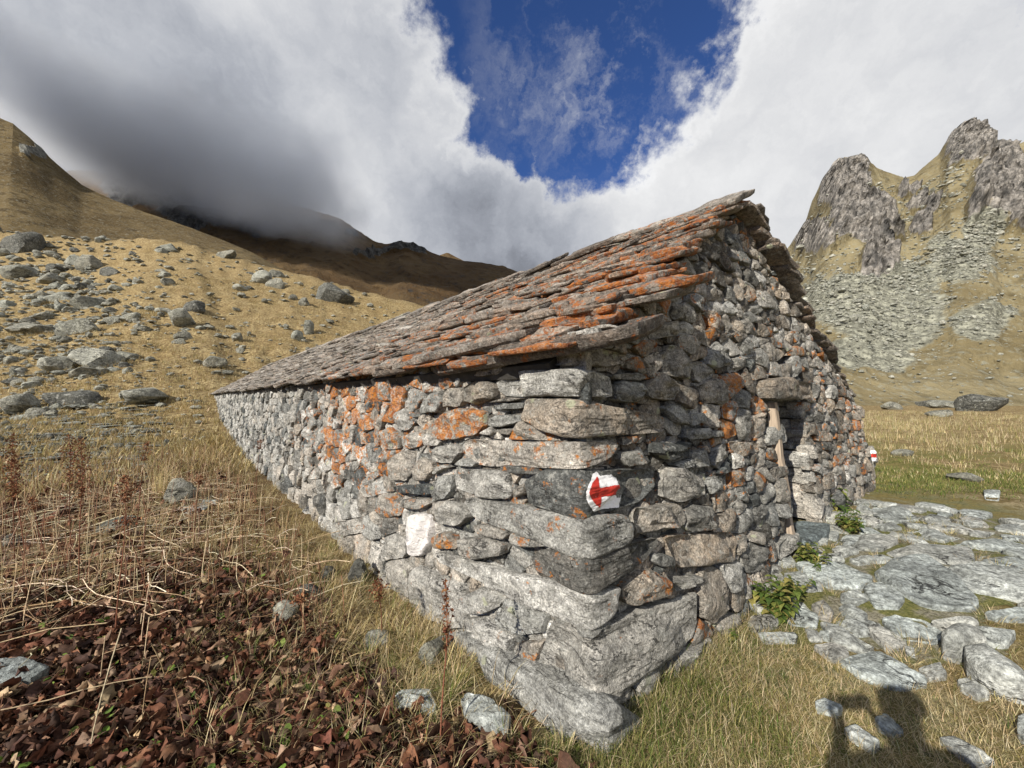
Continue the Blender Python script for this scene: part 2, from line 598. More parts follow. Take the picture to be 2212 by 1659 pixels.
def gz(x, y, fine=True):
    x, y = np.asarray(x, float), np.asarray(y, float)
    rx, ry = x - C[0], y - C[1]
    s = rx * DL[0] + ry * DL[1]
    d = rx * NL[0] + ry * NL[1]
    r = rx * DR[0] + ry * DR[1]
    nr = rx * NR[0] + ry * NR[1]
    z = -0.11 * sst(0.1, 1.6, s) * sst(-0.9, -0.2, d)
    z = z + 0.75 * sst(9, 22, s) * sst(-2.5, 0, d) * sst(12, 4, d)
    z = z + 0.22 * sst(1.2, 3.2, r) * sst(-1.2, 0.0, r - s)
    Y = np.maximum(y, 0.01)
    q = np.clip(x / Y, -1.9, 1.9)
    e = np.interp(q, EQ, EV)
    top = 1.5 + e * YS
    t = (y - 16.5) / (YS - 16.5)
    tc_ = np.clip(t, 0, 1)
    rise = np.maximum(top, 0.2) * (0.5 * tc_ + 0.5 * tc_ ** 2)
    z = z + np.where(t > 1, np.maximum(top, 0.2) - (t - 1) * 12 * sst(0.0, 6.0, top), rise)
    if fine:
        P = np.column_stack([x.ravel(), y.ravel(), np.zeros(x.size)])
        rr = np.hypot(x, y).ravel()
        amp = 0.035 + 0.38 * sst(14, 40, rr) * sst(-.2, -.5, q.ravel()) + .10 * sst(14, 40, rr)
        nz = amp * fbm(P * np.array([.9, .9, 1]), 4) + 0.9 * sst(22, 60, rr) * fbm(P * .06, 3) * sst(.3, -.3, q.ravel())
        nz = nz + 0.012 * fbm(P * 6.0, 3)
        z = z + nz.reshape(z.shape)
    return z


def ground_hit(px, py, lift=0.0):
    r = ray(px, py)
    t = 0.9 * np.power(1.018, np.arange(330))
    X, Y, Zr = r[0] * t, r[1] * t, EYE + r[2] * t
    dz = Zr - gz(X, Y) - lift
    k = np.argmax(dz < 0)
    if not dz[k] < 0:
        k = len(t) - 1
    if k > 0:
        a = dz[k - 1] / max(dz[k - 1] - dz[k], 1e-9)
        tt = t[k - 1] + a * (t[k] - t[k - 1])
    else:
        tt = t[0]
    return np.array([r[0] * tt, r[1] * tt, EYE + r[2] * tt])


def leaf_zone(x, y):
    """1 in the leaf litter of the nettle patch by the side wall, 0 elsewhere"""
    rx, ry = x - C[0], y - C[1]
    s = rx * DL[0] + ry * DL[1]
    d = rx * NL[0] + ry * NL[1]
    w = 0.35 * fbm(np.column_stack([x, y, x * 0]) * 1.3, 3)
    a = sst(-0.85, -0.25, s - 0.25 * d + w) * sst(0.15, 0.7, d + w - .12 * s) * sst(4.6, 2.6, s + .10 * d + 2 * w)
    return a


def terrain():
    az = np.concatenate([np.radians(np.linspace(-66, 66, 400)), np.radians(np.linspace(70, 290, 50))])
    rad = np.concatenate([0.12 * np.power(1.0275, np.arange(261)), 0.12 * 1.0275 ** 260 * np.power(1.16, np.arange(1, 17))])
    A, R = np.meshgrid(az, rad)
    x, y = R * np.sin(A), R * np.cos(A)
    z = gz(x, y)
    far = sst(140, 400, R)
    z = z * (1 - far) + far * np.minimum(z, -2.0)
    n_a, n_r = len(az), len(rad)
    V = np.column_stack([x.ravel(), y.ravel(), z.ravel()])
    V = np.vstack([V, [[0, 0, float(gz(np.array([0.]), np.array([0.]))[0])]]])
    i = np.arange(n_r - 1)[:, None] * n_a
    j = np.arange(n_a)[None, :]
    jn = (j + 1) % n_a
    Fq = np.stack([i + j, i + jn, i + n_a + jn, i + n_a + j], -1).reshape(-1, 4)
    jj = np.arange(n_a)
    Ft = np.column_stack([np.full(n_a, len(V) - 1), (jj + 1) % n_a, jj])
    xf, yf = V[:, 0], V[:, 1]
    rr = np.hypot(xf, yf)
    lz = leaf_zone(xf, yf)
    rx, ry = xf - C[0], yf - C[1]
    s = rx * DL[0] + ry * DL[1]
    d = rx * NL[0] + ry * NL[1]
    rR = rx * DR[0] + ry * DR[1]
    right = sst(0.2, 1.0, rR - s)
    green = right * sst(26, 8, rr) * sst(-.25, .35, fbm(np.column_stack([xf, yf, xf * 0]) * 0.8, 3) + .18)
    path = right * sst(.5, 1.5, rR) * sst(9.0, 6.5, rR) * sst(4.5, 2.5, -(-(rx * NR[0] + ry * NR[1])) * 1.0)
    mossy = sst(3, 9, s) * sst(12, 5, d) * (1 - right) * sst(16, 9, rr)
    T = np.column_stack([lz, green, np.clip(path, 0, 1) * .25, mossy])
    m, g, b = new_mat('ground')
    geo = g.n('ShaderNodeNewGeometry')
    p = geo.outputs['Position']
    a0, a1, a2, a3 = g.attr()
    n1 = g.noise(p, .55, 6, .6)
    n2 = g.noise(p, 5.0, 6, .65)
    n3 = g.noise(p, 38, 5, .7)
    gold = g.mix(g.mr(n1, .3, .7), (0.27, 0.20, 0.090), (0.41, 0.33, 0.175))
    gold = g.mix(g.mr(n2, .40, .58), gold, (0.155, 0.108, 0.052))
    grn = g.mix(g.mr(n2, .35, .65), (0.09, 0.105, 0.025), (0.24, 0.19, 0.075))
    lit = g.mix(g.mr(n3, .35, .7), (0.010, 0.006, 0.005), (0.055, 0.027, 0.017))
    grv = g.mix(g.mr(n3, .3, .7), (0.12, 0.115, 0.09), (0.36, 0.35, 0.31))
    grv = g.mix(g.mr(n2, .44, .58), grv, (0.13, 0.125, 0.035))
    c = g.mix(a1, gold, grn)
    c = g.mix(g.math('MULTIPLY', a2, .85), c, grv)
    c = g.mix(g.math('MULTIPLY', a3, .9), c, g.mix(g.mr(n2, .35, .65), (0.045, 0.027, 0.017), (0.15, 0.095, 0.05)))
    c = g.mix(a0, c, lit)
    c = g.mix(.6, c, g.mix(g.mr(n3, .3, .7), (.55, .55, .55), (1.35, 1.35, 1.35)), 'MULTIPLY')
    g.put(b.inputs['Base Color'], c)
    g.put(b.inputs['Normal'], g.bump(g.math('ADD', n3, g.math('MULTIPLY', n2, 1.5)), .8, .05))
    b.inputs['Specular IOR Level'].default_value = .1
    return link('ground', mesh('ground', V, [Fq, Ft], m, T), kind='structure')


terrain()


# ------------------------------------------------------------------ mountains
def mountain_material(name, grass_a, grass_b, rock_a, rock_b, scree, scale=1.0):
    m, g, b = new_mat(name)
    geo = g.n('ShaderNodeNewGeometry')
    p = geo.outputs['Position']
    rk, sc, dk, _ = g.attr()
    n1 = g.noise(p, .030 * scale, 7, .62)
    n2 = g.noise(p, .16 * scale, 7, .66)
    n3 = g.noise(p, .8 * scale, 5, .7)
    gr = g.mix(g.mr(n1, .35, .65), grass_a, grass_b)
    gr = g.mix(g.mr(n2, .48, .68), gr, tuple(x * .62 for x in grass_a))
    stk = g.noise(g.vm('MULTIPLY', p, (.34 * scale, .34 * scale, .17 * scale)), 1.0, 8, .68)
    ro = g.mix(g.mr(stk, .34, .64), rock_a, rock_b)
    ro = g.mix(g.mr(n2, .56, .74), ro, tuple(x * .30 for x in rock_a))
    ro = g.mix(.7, ro, g.mix(g.mr(n3, .3, .7), (.5, .5, .5), (1.5, 1.5, 1.5)), 'MULTIPLY')
    vo = g.voro(g.vm('ADD', p, g.scale(g.noise(p, .7, 3, color=True), 1.2)), 1.15 * scale, out='Color')
    vs = g.n('ShaderNodeSeparateColor')
    m.node_tree.links.new(vo, vs.inputs[0])
    scr = g.mix(vs.outputs[0], tuple(x * .6 for x in scree), tuple(min(1, x * 1.2) for x in scree))
    scr = g.mix(g.mr(n3, .42, .60, .0, .75), scr, tuple(x * .30 for x in scree))
    frag = g.mr(n3, .51, .66)
    gr = g.mix(g.math('MULTIPLY', frag, .7), gr, tuple(x * .8 for x in scree))
    rm = g.mr(g.math('ADD', rk, g.math('MULTIPLY', g.math('SUBTRACT', n2, .5), 1.1)), .42, .58)
    sm = g.mr(g.math('ADD', sc, g.math('MULTIPLY', g.math('SUBTRACT', n2, .5), 1.2)), .40, .62)
    c = g.mix(sm, gr, scr)
    c = g.mix(rm, c, ro)
    g.put(b.inputs['Base Color'], c)
    h = g.math('ADD', g.math('MULTIPLY', stk, g.math('ADD', .4, rk)), g.math('MULTIPLY', n3, .25))
    g.put(b.inputs['Normal'], g.bump(h, 1.0, 2.2 / scale))
    b.inputs['Specular IOR Level'].default_value = .1
    b.inputs['Roughness'].default_value = .95
    return m


def mountain(name, sky_px, q_out, Yb, Ysk, mat, nq, nt_, k=1.2, zb=0.0, crags=(), screes=(), auto=.0, ramp=0.0, rough=1.0, label=None):
    """A range seen from its valley: a heightfield between foot and crest, built at its own distance."""
    qs = np.array([(x - CX) / F_PX for x, y in sky_px])
    es = np.array([(HZ - y) / F_PX for x, y in sky_px])
    q = np.linspace(q_out[0], q_out[1], nq)
    e = np.interp(q, qs, es)
    yb = np.interp(q, *Yb) if isinstance(Yb, tuple) else np.full(nq, Yb)
    ys = np.interp(q, *Ysk) if isinstance(Ysk, tuple) else np.full(nq, Ysk)
    t = np.concatenate([np.linspace(0, 1, nt_), 1 + np.linspace(0.02, .5, 10)])
    Q, Tt = np.meshgrid(q, t)
    Y = yb + (ys - yb) * Tt
    X = Q * Y
    top = 1.5 + e * ys
    tt = np.minimum(Tt, 1)
    Zc = zb + (top - zb) * (ramp * tt + (1 - ramp) * tt ** k) - np.maximum(Tt - 1, 0) * (ys - yb) * .8
    P = np.column_stack([X.ravel(), Y.ravel(), Zc.ravel()])
    D = ys.mean()
    py = HZ - F_PX * (Zc - EYE).ravel() / Y.ravel()
    px = CX + F_PX * Q.ravel()
    warp = 26 * fbm(P / (D * .10), 4)
    warp2 = 26 * fbm(P / (D * .10) + 31.7, 4)
    rk = np.zeros(len(P))
    for x, y, a, b_ in crags:
        rk = np.maximum(rk, sst(1.25, .7, np.hypot((px + warp - x) / a, (py + warp2 - y) / b_)))
    if auto:
        rk = np.maximum(rk, auto * sst(.05, .45, ridged(P / (D * .13) + 5, 4)))
    sc = np.zeros(len(P))
    for x, y, a, b_ in screes:
        sc = np.maximum(sc, sst(1.75, .35, np.hypot((px + warp - x) / a, (py + warp2 - y) / b_)))
    # crags stand out from the slope, with vertical ribs and ledges
    rib = ridged(P * np.array([1, 1, .85]) / (D * .050), 5, .55)
    lump = fbm(P / (D * .11), 5)
    amp = D * .016 * rough
    up = amp * (.9 * lump + rk * (2.2 * rib + .9)) + amp * .30 * fbm(P / (D * .018), 4) + amp * .45 * rk * ridged(P / (D * .010), 3)
    hor = amp * (1.9 * rk * rib + .5 * rk * ridged(P * np.array([1, 1, .3]) / (D * .016), 3))
    back = sst(1.5, 1.0, Tt.ravel())
    fade = sst(0, .12, Tt.ravel()) * back
    V = P.copy()
    V[:, 2] += up * fade * .75 * (1 - .5 * sst(.8, 1.0, Tt.ravel()))
    V[:, 1] -= (hor * fade)
    V[:, 0] -= (hor * fade) * np.sign(Q.ravel()) * .3
    i = np.arange(len(t) - 1)[:, None] * nq
    j = np.arange(nq - 1)[None, :]
    Fq = np.stack([i + j, i + j + 1, i + nq + j + 1, i + nq + j], -1).reshape(-1, 4)
    tint = np.column_stack([rk, sc, Tt.ravel(), np.ones(len(P))])
    o = link(name, mesh(name, V, Fq, mat, tint, sharp=24), kind='structure')
    return V, rk, sc, o


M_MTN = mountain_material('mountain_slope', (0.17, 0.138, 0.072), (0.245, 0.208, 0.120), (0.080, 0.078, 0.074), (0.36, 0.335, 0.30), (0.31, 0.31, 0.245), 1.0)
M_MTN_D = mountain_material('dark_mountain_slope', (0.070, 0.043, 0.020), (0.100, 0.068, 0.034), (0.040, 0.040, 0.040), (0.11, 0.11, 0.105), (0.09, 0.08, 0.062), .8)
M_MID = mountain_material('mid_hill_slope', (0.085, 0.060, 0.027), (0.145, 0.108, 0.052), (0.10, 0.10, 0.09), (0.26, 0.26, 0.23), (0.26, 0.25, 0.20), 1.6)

RIGHT = mountain('mountain', [(1200, 700), (1560, 640), (1690, 560), (1730, 505), (1752, 470), (1765, 430), (1785, 392), (1812, 352), (1838, 336), (1885, 336), (1905, 350), (1925, 360),
                              (1970, 377), (1992, 372), (2020, 345), (2050, 320), (2066, 292), (2090, 272), (2118, 262), (2140, 262), (2160, 275), (2168, 298), (2212, 300), (2400, 260), (2700, 330)],
                 (.10, 2.1), 48.0, 210.0, M_MTN, 420, 280, k=1.35, zb=-0.3, ramp=.25,
                 crags=[(1835, 400, 62, 70), (1870, 480, 75, 60), (1900, 560, 40, 40), (2110, 305, 60, 48), (2180, 400, 60, 90), (1975, 410, 24, 16), (2010, 445, 26, 18), (2000, 495, 30, 26), (1760, 520, 40, 40), (2205, 470, 30, 40), (1950, 520, 20, 14), (2120, 460, 16, 26)], auto=.16,
                 screes=[(1840, 650, 110, 60), (1920, 690, 130, 70), (1960, 600, 80, 30), (2080, 560, 70, 45), (2140, 500, 40, 30), (1880, 760, 90, 40), (2120, 700, 60, 40)], rough=1.0)
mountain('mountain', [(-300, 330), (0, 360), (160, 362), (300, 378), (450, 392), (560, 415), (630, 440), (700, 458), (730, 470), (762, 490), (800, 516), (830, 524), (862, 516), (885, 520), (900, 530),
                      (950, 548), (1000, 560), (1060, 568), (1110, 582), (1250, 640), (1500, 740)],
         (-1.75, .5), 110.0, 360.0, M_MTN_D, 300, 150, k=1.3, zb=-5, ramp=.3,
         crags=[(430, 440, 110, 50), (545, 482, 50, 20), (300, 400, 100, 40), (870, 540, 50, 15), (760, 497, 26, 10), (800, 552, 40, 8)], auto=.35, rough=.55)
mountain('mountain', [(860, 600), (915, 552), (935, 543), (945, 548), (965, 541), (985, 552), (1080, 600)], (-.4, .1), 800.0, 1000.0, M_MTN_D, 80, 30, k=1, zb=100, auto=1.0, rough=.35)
mountain('hill', [(-3000, 40), (-600, 60), (-200, 170), (0, 252), (40, 285), (100, 342), (160, 392), (230, 425), (300, 452), (380, 480), (460, 508), (540, 542), (640, 600), (760, 680)],
         (-3.6, -.42), 66.0, 165.0, M_MID, 320, 110, k=1.25, zb=14.0, ramp=.3,
         crags=[(55, 322, 30, 12)], rough=.5)

# ------------------------------------------------------------------ the stone hut
hut = link('stone_hut', None, loc=tuple(C), label='long dry stone hut with a slab roof patched with orange lichen', cat='hut')
LEN, GAB = 24.0, 6.05
EAVE, APEX_R, APEX_Z, EAVE_R = 1.74, 2.55, 3.30, 1.36
side_wall_loc = C.copy()


def hit_plane(px, py, P, Nn):
    r = ray(px, py)
    O = np.array([0, 0, EYE])
    t = np.dot(P - O, Nn) / np.dot(r, Nn)
    return O + t * r


def Lp(px, py, off=0.0):
    P = hit_plane(px, py, C + off * NL, NL + BL * ZZ) - C
    return (float(P @ DL), float(P[2]))


def Rp(px, py, off=0.0):
    P = hit_plane(px, py, C + off * NR, NR + BR * ZZ) - C
    return (float(P @ DR), float(P[2]))


def cA(c): return (822.9 + c[0] * .3224, 685.8 + c[1] * .3224)
def cB(c): return (713.2 + c[0] * .3968, 1097.2 + c[1] * .3968)
def cC(c): return (1481.2 + c[0] * .3307, 713.2 + c[1] * .3307)
def cD(c): return (1481.2 + c[0] * .3717, 1042.4 + c[1] * .3717)


def corner_line(z):
    """where the two battered faces meet at height z (relative to C)"""
    # solve P.NL = -BL z, P.NR = -BR z
    A = np.array([[NL[0], NL[1]], [NR[0], NR[1]]])
    xy = np.linalg.solve(A, [-BL * z, -BR * z])
    return np.array([xy[0], xy[1], z])


def mapL(X):
    s, z, n = X[:, 0], X[:, 1], X[:, 2]
    return s[:, None] * DL + (n - BL * z)[:, None] * NL + z[:, None] * ZZ


def mapR(X):
    s, z, n = X[:, 0], X[:, 1], X[:, 2]
    return s[:, None] * DR + (n - BR * z)[:, None] * NR + z[:, None] * ZZ


def mapQ(X):
    """bent round the corner: u<0 lies on the side wall, u>0 on the gable"""
    u, z, n = X[:, 0], X[:, 1], X[:, 2]
    A = np.array([[NL[0], NL[1]], [NR[0], NR[1]]])
    iv = np.linalg.inv(A)
    cx_ = iv[0, 0] * (-BL * z) + iv[0, 1] * (-BR * z)
    cy_ = iv[1, 0] * (-BL * z) + iv[1, 1] * (-BR * z)
    base = np.column_stack([cx_, cy_, z])
    w = sst(-.022, .022, u)[:, None]
    ul = 0.5 * (u - np.sqrt(u * u + .00018))
    ur = 0.5 * (u + np.sqrt(u * u + .00018))
    Nn = NL * (1 - w) + NR * w
    Nn = Nn / np.linalg.norm(Nn, axis=1)[:, None]
    # behind the face a corner stone is a solid block: its back meets inside the corner
    k = np.where(n < 0, np.clip(1 + n / .4, .3, 1), 1.0)[:, None]
    return base + (-ul)[:, None] * DL * k + ur[:, None] * DR * k + n[:, None] * Nn * np.where(n < 0, 1.25, 1.0)[:, None]


# u on the corner runs with the right wall; on the left u=-s. On the side wall s is measured from C, but the corner line leans,
# so shift s by the lean at that height
def Lq(px, py, off=0.0):
    s, z = Lp(px, py, off)
    return (-(s - corner_line(z) @ DL), z)


def Rq(px, py, off=0.0):
    s, z = Rp(px, py, off)
    return (s - corner_line(z) @ DR, z)


rng = np.random.default_rng(7)
pieces = []          # dict(wall, V (rel. to C), F, tint, score, name...)
tracedL, tracedR = [], []


def lod(dist, size):
    px = size / max(dist, .5) * 385.0
    if px > 55: return 52, 11
    if px > 26: return 36, 8
    if px > 13: return 24, 6
    if px > 7: return 16, 5
    return 11, 4


def tint_for(wall, s, z, rg):
    r = rg.beta(1.5, 1.7)
    if rg.random() < .16: r = rg.uniform(0, .15)
    if rg.random() < .12: r = rg.uniform(.75, 1.0)
    hue = rg.random() ** 1.6
    if wall == 'L':
        o = math.exp(-((s - 2.8) / 3.0) ** 2) * float(sst(.2, .9, z)) * 1.3
        r = min(.80 - .16 * float(sst(3, 7, s)), r)
        o = o * rg.uniform(.35, 1.15) + (.25 if rg.random() < .2 else 0)
        hue *= float(sst(14, 3, s)) * .6 + .2
    elif wall == 'Q':
        o = rg.uniform(.2, .6)
    else:
        r = r * .85
        o = .25 + .55 * float(sst(.35, .9, z)) * float(sst(2.6, 1.4, z)) * (rg.random() ** 1.2)
        o += .55 * (rg.random() < .14)
        hue = rg.random()
    return [r, o, hue, 1.0]


def add_stone(wall, poly, tint, p=None, depth=.16, traced=False, name='stone', extra=0.0, **kw):
    poly = hull(poly)
    if parea(poly) < 1e-4:
        return None
    size = math.sqrt(parea(poly))
    mp = {'L': mapL, 'R': mapR, 'Q': mapQ}[wall]
    c = poly.mean(0)
    wc = mp(np.array([[c[0], c[1], 0.0]]))[0] + C
    dist = float(np.linalg.norm(wc - np.array([0, 0, EYE])))
    K, M = lod(dist, size)
    if wall == 'Q':
        K, M = 150, 22
    if p is None:
        p = min(.018 + .12 * size, .05) * rng.uniform(.6, 1.35)
    a = dict(K=K, M=M, depth=depth, p=p, e=rng.uniform(5, 14), rough=min(.11 * size, .02), gap=min(.02 * size, .003), nf=4 if K > 20 else 3,
             tilt=.12, bed=.0035 if K > 30 else 0.0, closed=K > 30)
    a.update(kw)
    X, F = stone_geo(poly, rng, **a)
    X[:, 2] += extra
    V = mp(X)
    # faces turn outwards
    if wall == 'L':
        F = F[:, ::-1]
    d = dict(wall=wall, V=V, F=F, tint=tint, score=(1e3 if traced else 0) + size * size / dist ** 2, name=name, dist=dist)
    pieces.append(d)
    return d


# ---- corner stones that wrap both faces
QUOINS = [
    (cA, [(1000, 270), (1060, 205), (1290, 170), (1385, 168), (1390, 330), (1230, 330), (1020, 310)], [(1550, 215), (1660, 255), (1640, 310), (1500, 335), (1400, 335)], .03, [.62, .15, .55, 1]),
    (cA, [(765, 430), (960, 350), (1300, 335), (1290, 520), (840, 535), (780, 490)], [(1400, 350), (1530, 400), (1535, 540), (1300, 520)], .045, [.66, .12, .05, 1]),
    (cA, [(975, 620), (970, 540), (1290, 540), (1250, 810), (1100, 760), (960, 690)], [(1320, 545), (1560, 590), (1890, 660), (1905, 770), (1530, 775), (1300, 815)], .045, [.48, .42, .85, 1]),
    (cA, [(535, 830), (560, 815), (1330, 830), (1330, 990), (650, 1000), (540, 900)], [(1500, 818), (1590, 840), (1560, 900), (1500, 960), (1340, 990)], .04, [.70, .62, .45, 1]),
    (cA, [(985, 1080), (1110, 1010), (1250, 1005), (1390, 1020), (1385, 1290), (1230, 1285), (1000, 1250)], [(1480, 1020), (1700, 1020), (1850, 1010), (1870, 1130), (1750, 1240), (1580, 1300), (1400, 1295)], .03, [.13, .46, .05, 1]),
    (cA, [(565, 1210), (620, 1200), (1130, 1300), (1470, 1350), (1440, 1560), (1210, 1525), (1130, 1510), (640, 1345)], [(1490, 1345), (1620, 1312), (1680, 1390), (1660, 1500), (1440, 1560)], .05, [.47, .45, .08, 1]),
    (cB, [(1090, 260), (1150, 220), (1290, 225), (1420, 250), (1290, 420), (1120, 340)], [(1430, 245), (1600, 200), (1790, 155), (1790, 200), (1700, 300), (1480, 390), (1300, 425)], .04, [.12, .52, .3, 1]),
    (cB, [(570, 260), (600, 235), (1000, 345), (1430, 458), (1420, 600), (1300, 590), (600, 300)], [(1440, 455), (1560, 420), (1550, 540), (1500, 600), (1420, 608)], .055, [.72, .28, .05, 1]),
    (cB, [(1200, 603), (1440, 610), (1430, 680)], [(1440, 610), (1550, 603), (1550, 630), (1440, 682)], .01, [.33, .25, .1, 1]),
    (cB, [(1175, 640), (1210, 605), (1460, 685), (1490, 695), (1430, 1075), (1130, 870), (1140, 780)], [(1500, 695), (1980, 445), (1985, 620), (1960, 700), (1620, 900), (1430, 1075)], .05, [.56, .10, .22, 1]),
]
corner_objs = []
for tr, lp, rp, p, tint in QUOINS:
    uv = [Lq(*tr(c)) for c in lp] + [Rq(*tr(c)) for c in rp]
    uv = [(min(u, .0) if i < len(lp) else max(u, .0), z) for i, (u, z) in enumerate(uv)]
    h = hull(uv)
    d = add_stone('Q', h, tint, p=p, depth=.20, traced=True, name='corner_stone', rough=.013, gap=.009, e=9, tilt=.04, nf=4, bed=.004, jag=.02, step=.5)
    corner_objs.append(d)
    for us, lst, sgn in ((h, tracedL, -1), (h, tracedR, 1)):
        cl = corner_line(float(h[:, 1].mean()))
        if sgn < 0:
            pp = clip([tuple(x) for x in h], (1, 0), 0.0)
            q_ = [(-u + corner_line(z) @ DL, z) for u, z in pp]
        else:
            pp = clip([tuple(x) for x in h], (-1, 0), 0.0)
            q_ = [(u + corner_line(z) @ DR, z) for u, z in pp]
        if len(q_) > 2:
            lst.append(hull(q_))

# plinth: one long foundation stone standing proud of the side wall, its short end under the gable
PL_OFF = .10
uv = [Lq(*cB(c), off=PL_OFF) for c in [(590, 690), (680, 690), (1000, 870), (1440, 1080), (1430, 1580), (900, 1230), (740, 1080), (620, 880)]] + \
     [Rq(*cB(c), off=.02) for c in [(1445, 1085), (1560, 1070), (1650, 1110), (1670, 1420), (1440, 1580)]]
uv = [(min(u, 0.) if i < 8 else max(u, 0.), z) for i, (u, z) in enumerate(uv)]
h = hull(uv)
d = add_stone('Q', h, [.50, .12, .0, 1], p=.07, depth=.25, traced=True, name='corner_stone', rough=.013, gap=.004, e=9, tilt=.02, nf=2, extra=.05, bed=.004, jag=.02, step=.6)
tracedL.append(hull([(-u + corner_line(z) @ DL, z) for u, z in clip([tuple(x) for x in h], (1, 0), 0.)]))
tracedR.append(hull([(u + corner_line(z) @ DR, z) for u, z in clip([tuple(x) for x in h], (-1, 0), 0.)]))

# ---- single stones read off the photograph, side wall
LS = [  # (transform, outline, tint or None, kw)
    (cA, [(565, 370), (600, 300), (800, 250), (940, 290), (930, 330), (800, 390), (620, 395)], [.55, .1, .8, 1]),
    (cA, [(560, 480), (640, 430), (740, 420), (790, 470), (785, 545), (640, 580), (565, 560)], [.33, .1, .8, 1]),
    (cA, [(425, 520), (470, 465), (550, 470), (565, 560), (520, 600), (425, 600)], [.55, .2, .5, 1]),
    (cA, [(285, 570), (340, 500), (420, 490), (430, 560), (400, 640), (270, 640)], [.35, .45, .0, 1]),
    (cA, [(325, 720), (420, 640), (520, 605), (700, 620), (700, 720), (640, 790), (420, 825), (330, 780)], [.45, .98, .55, 1]),
    (cA, [(110, 640), (160, 600), (235, 700), (180, 760), (115, 760)], [.55, .55, .1, 1]),
    (cA, [(20, 700), (70, 585), (100, 640), (95, 710)], [.3, 1.35, .9, 1]),
    (cA, [(0, 760), (80, 730), (140, 800), (130, 880), (30, 890), (0, 870)], [.5, .9, .5, 1]),
    (cA, [(145, 800), (230, 765), (300, 790), (280, 860), (200, 885), (150, 860)], [.62, .85, .3, 1]),
    (cA, [(300, 800), (320, 770), (400, 830), (380, 860), (310, 860)], [.8, .1, .3, 1]),
    (cA, [(655, 780), (760, 720), (760, 770), (730, 790)], [.85, .1, .2, 1]),
    (cA, [(770, 750), (915, 740), (880, 790), (780, 775)], [.45, .5, .6, 1]),
    (cA, [(730, 680), (800, 650), (930, 650), (950, 690), (830, 735), (725, 730)], [.42, .1, .0, 1]),
    (cA, [(745, 600), (800, 575), (970, 570), (965, 610), (760, 620)], [.25, .05, .0, 1]),
    (cA, [(720, 570), (850, 535), (970, 540), (900, 562)], [.22, .15, .5, 1]),
    (cA, [(340, 910), (400, 860), (520, 850), (545, 900), (480, 980), (350, 970)], [.5, .25, .2, 1]),
    (cA, [(45, 960), (140, 890), (220, 900), (220, 1010), (170, 1100), (60, 1090)], [.52, .45, .5, 1]),
    (cA, [(225, 1000), (280, 930), (350, 970), (360, 1020), (310, 1100), (240, 1090)], [.45, .3, .6, 1]),
    (cA, [(345, 1010), (450, 980), (470, 1000), (350, 1055)], [.5, .5, .2, 1]),
    (cA, [(490, 1080), (510, 1005), (870, 1035), (890, 1140), (870, 1225), (600, 1190), (500, 1150)], [.62, .35, .1, 1]),
    (cA, [(810, 985), (1060, 1003), (1095, 1050), (940, 1050), (800, 1020)], [.08, .55, .2, 1]),
    (cA, [(505, 985), (560, 940), (655, 975), (620, 1000)], [.45, .1, 0, 1]),
    (cA, [(890, 1160), (985, 1100), (980, 1180), (900, 1210)], [.35, .4, .6, 1]),
    (cA, [(350, 1120), (380, 1060), (485, 1050), (480, 1150), (440, 1220), (360, 1230)], [.42, .15, 0, 1]),
    (cA, [(370, 1300), (450, 1225), (560, 1260), (610, 1330), (520, 1400), (380, 1380)], [.52, .2, .2, 1]),
    (cA, [(85, 1130), (340, 1110), (340, 1190), (100, 1170)], [.06, .5, 0, 1]),
    (cA, [(150, 1215), (310, 1205), (350, 1240), (280, 1285), (160, 1270)], [.3, .6, .4, 1]),
    (cA, [(200, 1330), (250, 1305), (340, 1320), (330, 1480), (280, 1600), (190, 1590)], [.85, .62, .2, 0]),
    (cA, [(345, 1470), (420, 1430), (515, 1460), (510, 1560), (350, 1545)], [.3, .95, .9, 1]),
    (cA, [(520, 1480), (740, 1475), (830, 1520), (820, 1590), (640, 1620), (525, 1570)], [.45, .3, .3, 1]),
    (cA, [(630, 1390), (750, 1380), (880, 1450), (840, 1490), (640, 1440)], [.5, .5, .4, 1]),
    (cA, [(880, 1440), (980, 1455), (1130, 1525), (980, 1540), (885, 1490)], [.48, .5, .3, 1]),
    (cA, [(0, 1190), (60, 1170), (160, 1260), (150, 1330), (30, 1340), (0, 1300)], [.45, .75, .5, 1]),
    (cA, [(0, 1480), (100, 1440), (180, 1470), (180, 1600), (0, 1640)], [.6, .1, .2, 1]),
    (cB, [(440, 440), (470, 310), (730, 425), (735, 660), (640, 665), (430, 560)], [.66, .22, .15, 1]),
    (cB, [(745, 470), (820, 430), (1000, 460), (930, 530), (850, 580), (740, 550)], [.6, .4, .1, 1]),
    (cB, [(905, 590), (960, 490), (1050, 470), (1170, 590), (1160, 685), (1060, 690), (920, 640)], [.42, .1, .0, 1]),
    (cB, [(750, 600), (850, 595), (1000, 700), (980, 830), (860, 790), (760, 700)], [.68, .35, .1, 1]),
    (cB, [(990, 840), (1010, 735), (1160, 725), (1120, 860), (1040, 895)], [.55, .62, .6, 1]),
    (cB, [(360, 560), (430, 572), (640, 680), (600, 740), (540, 730), (430, 620)], [.25, .05, .0, 1]),
    (cB, [(110, 400), (150, 320), (200, 340), (200, 400), (130, 420)], [.2, .05, .0, 1]),
    (cB, [(40, 80), (70, 160), (200, 130), (210, 40)], [.5, .45, .3, 1]),
]
for tr, pts, tint in LS:
    poly = hull([Lp(*tr(c)) for c in pts])
    tracedL.append(poly)
    add_stone('L', poly, tint, traced=True, depth=.17)

